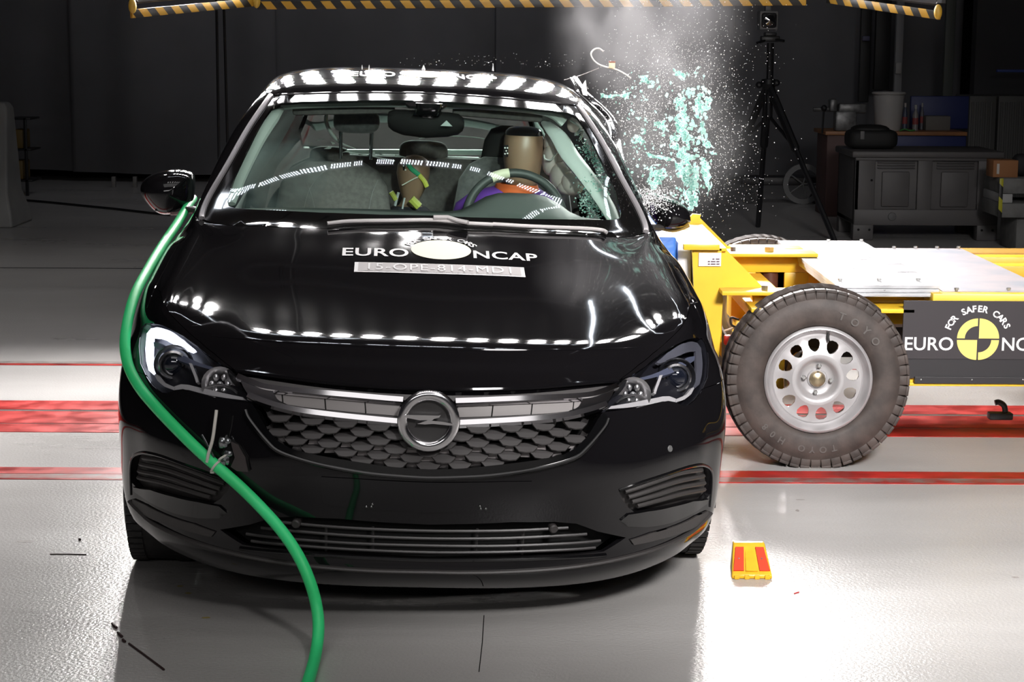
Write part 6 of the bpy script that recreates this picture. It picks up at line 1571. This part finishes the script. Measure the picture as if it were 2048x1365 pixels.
tag(MB().tube(cr(q, 6), .012, 6).build('floor_cable', TB_), 'black cable lying across the dark floor behind the left mirror', 'cable')
# thin hanging cables before the curtain on the left
for px, px2, lb in ((432, 438, 'thin vertical cable hanging left of the car roof'), (446, 456, 'second thin vertical cable hanging closest to the car roof')):
    a, b = W(px, -60, 15), W(px2, 320, 15); tag(MB().tube([(a.x, 15, 6.9), tuple(a), tuple(b), (b.x+.02, 15, .05)], .012, 6).build('hanging_cable', TB_), lb, 'cable')
# ------------------------------------------------------------ loose wire with connector flung off the roof
pts = [tuple(W(px, py, 7.45)) for px, py in ((1128, 160), (1160, 151), (1198, 136))]
tag(MB().tube(cr(pts, 6), .0016, 6).build('loose_wire', mat('wire_grey', (.45, .42, .42), .4)), 'thin straight wire rising from the roof corner toward the loop', 'wire')
pts = [tuple(W(px, py, 7.40)) for px, py in ((1207, 103), (1198, 97), (1188, 99), (1182, 108), (1187, 120), (1198, 129), (1212, 134), (1232, 139), (1250, 148), (1262, 157))]
lw = MB().tube(cr(pts, 6), .0034, 8).build('wire_loop', mat('wire_light', (.75, .72, .70), .35)); tag(lw, 'curled pale cable loop with a cream connector flying beside the roof', 'cable')
p = W(1224, 131, 7.38); MB().box(p, (.024, .016, .022), bev=.002).build('connector', mat('connector_cream', (.80, .62, .42), .5), lw); MB().box(p+Vector((0, 0, .014)), (.026, .018, .006), bev=.001).build('connector_clip', mat('connector_dark', (.25, .08, .05), .5), lw)
q = [W(1163, 180, 7.4), W(1166, 168, 7.4), W(1171, 160, 7.42), (W(1173, 172, 7.4)), W(1175, 192, 7.4), W(1166, 190, 7.4)]
mb = MB(); mb.prism([(v_.x, v_.z) for v_ in q], lambda a, b, d: (a, 7.4+d, b), 0, .006); tag(mb.build('trim_fragment', mat('fragment_white', (.9, .88, .85), .5), smooth=False), 'white torn trim fragment standing on the roof corner', 'fragment')
# ------------------------------------------------------------ flying glass of the driver's window
def crackle(name, c1, c2, sc, tr=.45, holes=0):
    m = bpy.data.materials.new(name); m.use_nodes = True; nt = m.node_tree; b = nt.nodes['Principled BSDF']; out = nt.nodes['Material Output']
    tc = nt.nodes.new('ShaderNodeTexCoord'); v = nt.nodes.new('ShaderNodeTexVoronoi'); v.feature = 'DISTANCE_TO_EDGE'; v.inputs['Scale'].default_value = sc
    nt.links.new(tc.outputs['Object'], v.inputs['Vector']); r = nt.nodes.new('ShaderNodeMapRange'); r.inputs[1].default_value = .0; r.inputs[2].default_value = .12
    nt.links.new(v.outputs['Distance'], r.inputs[0]); mx = nt.nodes.new('ShaderNodeMix'); mx.data_type = 'RGBA'; mx.inputs[6].default_value = (*c2, 1); mx.inputs[7].default_value = (*c1, 1)
    nt.links.new(r.outputs[0], mx.inputs[0]); nt.links.new(mx.outputs[2], b.inputs['Base Color']); b.inputs['Roughness'].default_value = .25
    t = nt.nodes.new('ShaderNodeBsdfTranslucent'); nt.links.new(mx.outputs[2], t.inputs[0]); ms = nt.nodes.new('ShaderNodeMixShader'); ms.inputs[0].default_value = tr
    nt.links.new(b.outputs[0], ms.inputs[1]); nt.links.new(t.outputs[0], ms.inputs[2])
    if holes:
        nn_ = nt.nodes.new('ShaderNodeTexVoronoi'); nn_.inputs['Scale'].default_value = 62; nt.links.new(tc.outputs['Object'], nn_.inputs['Vector'])
        sx_ = nt.nodes.new('ShaderNodeSeparateColor'); nt.links.new(nn_.outputs['Color'], sx_.inputs[0])
        g_ = nt.nodes.new('ShaderNodeMath'); g_.operation = 'GREATER_THAN'; g_.inputs[1].default_value = holes; nt.links.new(sx_.outputs[0], g_.inputs[0])
        tp_ = nt.nodes.new('ShaderNodeBsdfTransparent'); m3 = nt.nodes.new('ShaderNodeMixShader'); nt.links.new(g_.outputs[0], m3.inputs[0]); nt.links.new(tp_.outputs[0], m3.inputs[1]); nt.links.new(ms.outputs[0], m3.inputs[2]); nt.links.new(m3.outputs[0], out.inputs[0])
    else: nt.links.new(ms.outputs[0], out.inputs[0])
    return m
GL1 = crackle('glass_crackle', (.33, .60, .54), (.92, .97, .96), 90, holes=.36)
GL2 = crackle('glass_shard', (.42, .70, .63), (.95, .98, .97), 40)
DUSTM = mat('glass_dust_white', (.95, .95, .95), .3)
rnd = random.Random(21)
def ragged(n, r0, r1, seed):
    q = random.Random(seed); a0 = q.uniform(0, 6); return [((q.uniform(r0, r1))*math.cos(a0+2*math.pi*i/n+q.uniform(-.2, .2)), q.uniform(r0, r1)*math.sin(a0+2*math.pi*i/n)) for i in range(n)]
protos = []
for k in range(12):
    n = rnd.choice((4, 5, 5, 6, 7, 8)); poly = ragged(n, .45, 1.0, k*7+1)
    me_b = MB(); m_ = len(poly); cx = sum(p[0] for p in poly)/m_; cy = sum(p[1] for p in poly)/m_
    th = .10; vs = [(cx, -th*1.2, cy), (cx, th, cy)]+[(p[0], -th, p[1]) for p in poly]+[(p[0], th, p[1]) for p in poly]
    fs = [(0, 2+i, 2+(i+1) % m_) for i in range(m_)]+[(1, 2+m_+(i+1) % m_, 2+m_+i) for i in range(m_)]+[(2+i, 2+m_+i, 2+m_+(i+1) % m_, 2+(i+1) % m_) for i in range(m_)]
    me = bpy.data.meshes.new('glass_shard'); me.from_pydata(vs, [], fs); me.materials.append(GL2); protos.append(me)
# (px, py, spread x, spread y, count, size min, size max in px)
ZONES = [(1375, 250, 26, 60, 60, 5, 13), (1395, 330, 18, 50, 34, 5, 12), (1365, 170, 36, 18, 20, 5, 11), (1290, 160, 26, 14, 16, 4, 9), (1245, 190, 30, 16, 32, 3, 7), (1285, 230, 40, 24, 26, 3, 7),
         (1300, 340, 26, 36, 34, 4, 10), (1335, 395, 40, 22, 34, 4, 8), (1265, 285, 22, 36, 20, 3, 6), (1400, 200, 16, 24, 14, 5, 10), (1340, 290, 30, 40, 10, 4, 9)]
cnt = 0
for px, py, sx, sy, n, s0, s1 in ZONES:
    for _ in range(n):
        x, y = rnd.gauss(px, sx*.75), rnd.gauss(py, sy*.75)
        if x < 1205 or x > 1428 or y > 428 or y < 128: continue
        Yw = rnd.uniform(6.85, 7.35); s_ = rnd.uniform(s0, s1)*.5/(FPX/Yw)*1.1
        o = bpy.data.objects.new('glass_shard', rnd.choice(protos)); COL.objects.link(o); o.location = W(x, y, Yw); o.scale = (s_, s_*rnd.uniform(.3, .6), s_*rnd.uniform(.8, 1.5))
        o.rotation_euler = (rnd.uniform(-.7, .7), rnd.uniform(0, 6.28), rnd.uniform(-.7, .7))
        tag(o, 'small pale green glass shard flying in the cloud right of the windscreen', 'glass shard', 'flying glass shards'); cnt += 1
# larger pieces, each traced
def sheet(pts, Yw, seed, label, m=GL1, grp=None, wav=.012, th=.005, rag=2.2):
    q = random.Random(seed); P_ = []
    n = len(pts)
    for i in range(n):
        a, b = pts[i], pts[(i+1) % n]; k = max(1, int(math.hypot(a[0]-b[0], a[1]-b[1])/5))
        for j in range(k): P_.append((a[0]+(b[0]-a[0])*j/k+q.uniform(-rag, rag), a[1]+(b[1]-a[1])*j/k+q.uniform(-rag, rag)))
    V, F = cdt([(a*.01, b*.01) for a, b in P_], [], .05)
    ph = q.uniform(0, 6); sg = q.uniform(-1, 1)
    f3 = lambda v, d: W(v.x*100, v.y*100, Yw+wav*math.sin(v.x*22+ph)+wav*.8*math.sin(v.y*17+ph)+q.uniform(-.002, .002)+sg*.05*(v.x-pts[0][0]*.01)+d)
    m_ = len(V); vs = [f3(v, 0) for v in V]; vs += [p+Vector((0, th, 0)) for p in vs]
    fs = list(F)+[tuple(i+m_ for i in f[::-1]) for f in F]
    from collections import Counter
    ec = Counter(tuple(sorted((f[i], f[(i+1) % len(f)]))) for f in F for i in range(len(f)))
    for f in F:
        for i in range(len(f)):
            a, b = f[i], f[(i+1) % len(f)]
            if ec[tuple(sorted((a, b)))] == 1: fs.append((b, a, a+m_, b+m_))
    o = MB().add(vs, fs).build('glass_sheet', m, smooth=False); tag(o, label, 'glass sheet', grp); return o
sheet([(1352, 195), (1368, 188), (1374, 210), (1372, 240), (1382, 262), (1378, 300), (1384, 330), (1372, 372), (1352, 350), (1346, 312), (1338, 290), (1352, 262), (1350, 228)], 7.10, 1, 'tall crackled green glass sheet in the middle of the flying glass')
sheet([(1392, 190), (1408, 182), (1424, 196), (1422, 218), (1408, 222), (1402, 240), (1392, 236), (1388, 212)], 7.16, 2, 'crumpled green glass piece at the upper right of the flying glass')
sheet([(1398, 240), (1408, 244), (1412, 276), (1424, 292), (1434, 308), (1418, 308), (1412, 300), (1402, 276)], 7.18, 3, 'pointed green glass piece with a barb sticking out to the right')
sheet([(1403, 315), (1414, 318), (1422, 350), (1424, 372), (1414, 392), (1410, 368), (1402, 345)], 7.2, 4, 'narrow green glass strip at the right edge of the flying glass')
sheet([(1374, 330), (1392, 325), (1400, 350), (1398, 392), (1392, 424), (1378, 420), (1366, 395), (1370, 360)], 7.05, 5, 'crackled green glass sheet just above the yellow trolley plate')
sheet([(1300, 332), (1318, 327), (1333, 330), (1332, 352), (1318, 372), (1302, 384), (1297, 360)], 6.98, 6, 'broad green glass piece above the right door mirror')
sheet([(1309, 246), (1322, 244), (1345, 234), (1336, 252), (1327, 268), (1318, 266), (1307, 262)], 7.0, 7, 'arrow-shaped green glass piece left of the tall sheet')
sheet([(1262, 278), (1272, 270), (1284, 276), (1292, 282), (1286, 292), (1278, 286), (1266, 286)], 6.95, 8, 'torn green glass piece beside the buckled door frame')
sheet([(1276, 150), (1292, 152), (1302, 166), (1296, 170), (1284, 163)], 7.05, 9, 'small green glass piece high up left of the sheets')
sheet([(1345, 130), (1352, 142), (1372, 146), (1380, 158), (1364, 160), (1350, 152)], 7.12, 10, 'green glass piece at the very top of the flying glass')
sheet([(1384, 148), (1396, 134), (1402, 132), (1398, 146), (1388, 153)], 7.12, 11, 'slim green glass sliver at the top right of the cloud')
sheet([(1200, 186), (1212, 190), (1240, 188), (1260, 186), (1258, 196), (1236, 194), (1212, 197), (1200, 196)], 7.15, 12, 'long bright glass strip by the buckled roof edge', GL2)
sheet([(1282, 266), (1290, 257), (1294, 262), (1290, 270), (1284, 271)], 6.95, 13, 'small whole green glass chip between the larger pieces', GL2)
sheet([(1284, 300), (1296, 306), (1330, 314), (1352, 318), (1350, 324), (1326, 320), (1296, 314)], 7.0, 14, 'thin glass strand running right toward the crackled sheet', GL2)
# crumbs of glass on the mirror, the door and inside the car: nobody could count them
def dust(name, label, gens, n, seed, m, smin=.0008, smax=.0021):
    q = np.random.default_rng(seed); vs = []; fs = []
    base = np.array([(1, 1, 1), (1, -1, -1), (-1, 1, -1), (-1, -1, 1)], float)*.6
    for k in range(n):
        p = gens(q, k)
        if p is None: continue
        s_ = q.uniform(smin, smax)*(2.0 if q.random() < .05 else 1); A_ = q.normal(size=(3, 3)); Q, _ = np.linalg.qr(A_)
        b0 = len(vs); vs += [tuple(np.array(p)+Q @ (b*s_)) for b in base]; fs += [(b0, b0+1, b0+2), (b0, b0+2, b0+3), (b0, b0+3, b0+1), (b0+1, b0+3, b0+2)]
    me = bpy.data.meshes.new(name); me.from_pydata(vs, [], fs); o = link(name, me, m, None, smooth=False)
    return tag(o, label, 'glass dust', kind='stuff')
def g_cloud(q, k):
    r = q.random()
    if r < .45: x, y = q.normal(1350, 48), q.normal(250, 110)
    elif r < .72: x, y = q.normal(1385, 75), q.normal(180, 120)
    elif r < .84: x, y = q.normal(1425, 55), q.normal(330, 90)
    else: x, y = q.normal(1260, 40), q.normal(240, 60)
    if x < 1150+max(0, (y-190))*.45 or x > 1680 or y < -40: return None
    if y > 400 and x > 1300 and q.random() < (y-400)/75: return None
    if y > 425 and x < 1400: return None
    if y > 380 and x < 1330: return None
    return W(x, y, q.uniform(6.75, 7.6))
dust('glass_dust', 'fine white glass dust sprayed across the dark background right of the car', g_cloud, 6500, 3, DUSTM)
def g_mirror(q, k):
    x, y = q.normal(1300, 26), q.normal(398, 16)
    if x < 1262 or x > 1385: return None
    h = W(x, y, q.uniform(6.60, 6.66)); return h
dust('glass_dust', 'white glass crumbs around the right door mirror', g_mirror, 1300, 4, DUSTM, .0012, .0026)
def g_roof(q, k): 
    x, y = q.uniform(800, 1170), 134-abs(q.normal(0, 14)); return W(x, y, q.uniform(7.4, 7.9))
dust('glass_dust', 'few fine specks drifting above the car roof', g_roof, 90, 5, DUSTM, .0010, .0016)
def g_in(q, k):
    t = q.random(); x = q.normal(1192, 15)+(t-.5)*20; y = q.normal(395, 20)
    if x < 1130 or x > 1222 or y < 330 or y > 436: return None
    return CM @ L(x, y, q.uniform(1.72, 1.95))
dust('glass_dust', 'greenish glass crumbs lying inside the car by the driver door', g_in, 900, 6, GL2, .0020, .0050)
def g_in2(q, k):
    t = q.random(); x = 1163+t*45+q.normal(0, 5); y = 285+t*60+q.normal(0, 8); return CM @ L(x, y, 2.05)
dust('glass_dust', 'greenish glass crumbs along the driver door frame', g_in2, 260, 7, GL2, .0018, .0045)
# ------------------------------------------------------------ smoke
def smoke(name, label, c, r, dens, col, scale, seed, cat='smoke'):
    m = bpy.data.materials.new(name+'_vol'); m.use_nodes = True; nt = m.node_tree; nt.nodes.clear(); out = nt.nodes.new('ShaderNodeOutputMaterial')
    vs = nt.nodes.new('ShaderNodeVolumeScatter'); vs.inputs['Color'].default_value = (*col, 1); vs.inputs['Anisotropy'].default_value = .35
    tc = nt.nodes.new('ShaderNodeTexCoord'); n = nt.nodes.new('ShaderNodeTexNoise'); n.inputs['Scale'].default_value = scale; n.inputs['Detail'].default_value = 4; n.inputs['Distortion'].default_value = .6
    mp = nt.nodes.new('ShaderNodeMapping'); mp.inputs['Location'].default_value = (seed, seed*.7, 0); nt.links.new(tc.outputs['Object'], mp.inputs[0]); nt.links.new(mp.outputs[0], n.inputs[0])
    ln = nt.nodes.new('ShaderNodeVectorMath'); ln.operation = 'LENGTH'; nt.links.new(tc.outputs['Object'], ln.inputs[0])
    fo = nt.nodes.new('ShaderNodeMapRange'); fo.interpolation_type = 'SMOOTHSTEP'; fo.inputs[1].default_value = 1.0; fo.inputs[2].default_value = .25; nt.links.new(ln.outputs['Value'], fo.inputs[0])
    nr = nt.nodes.new('ShaderNodeMapRange'); nr.inputs[1].default_value = .36; nr.inputs[2].default_value = .72; nt.links.new(n.outputs['Fac'], nr.inputs[0])
    mu = nt.nodes.new('ShaderNodeMath'); mu.operation = 'MULTIPLY'; nt.links.new(fo.outputs[0], mu.inputs[0]); nt.links.new(nr.outputs[0], mu.inputs[1])
    m2 = nt.nodes.new('ShaderNodeMath'); m2.operation = 'MULTIPLY'; m2.inputs[1].default_value = dens; nt.links.new(mu.outputs[0], m2.inputs[0]); nt.links.new(m2.outputs[0], vs.inputs['Density']); nt.links.new(vs.outputs[0], out.inputs['Volume'])
    mb = MB(); mb.sphere((0, 0, 0), 1.0, 28, 18); o = mb.build(name, m); o.location = c; o.scale = r; tag(o, label, cat, kind='stuff'); return o
smoke('smoke', 'grey smoke plume rising above the flying glass', W(1300, 20, 7.7), (.46, .34, .60), .6, (.9, .88, .9), 2.6, 2.0)
smoke('smoke', 'thin haze around the flying glass and door frame', W(1330, 270, 7.6), (.40, .30, .42), .5, (.9, .9, .9), 1.4, 5.0)
smoke('smoke', 'bluish grey smoke inside the car on the passenger side', CM @ L(555, 355, 2.15), (.24, .34, .22), 7.0, (.75, .85, .92), 1.8, 9.0)
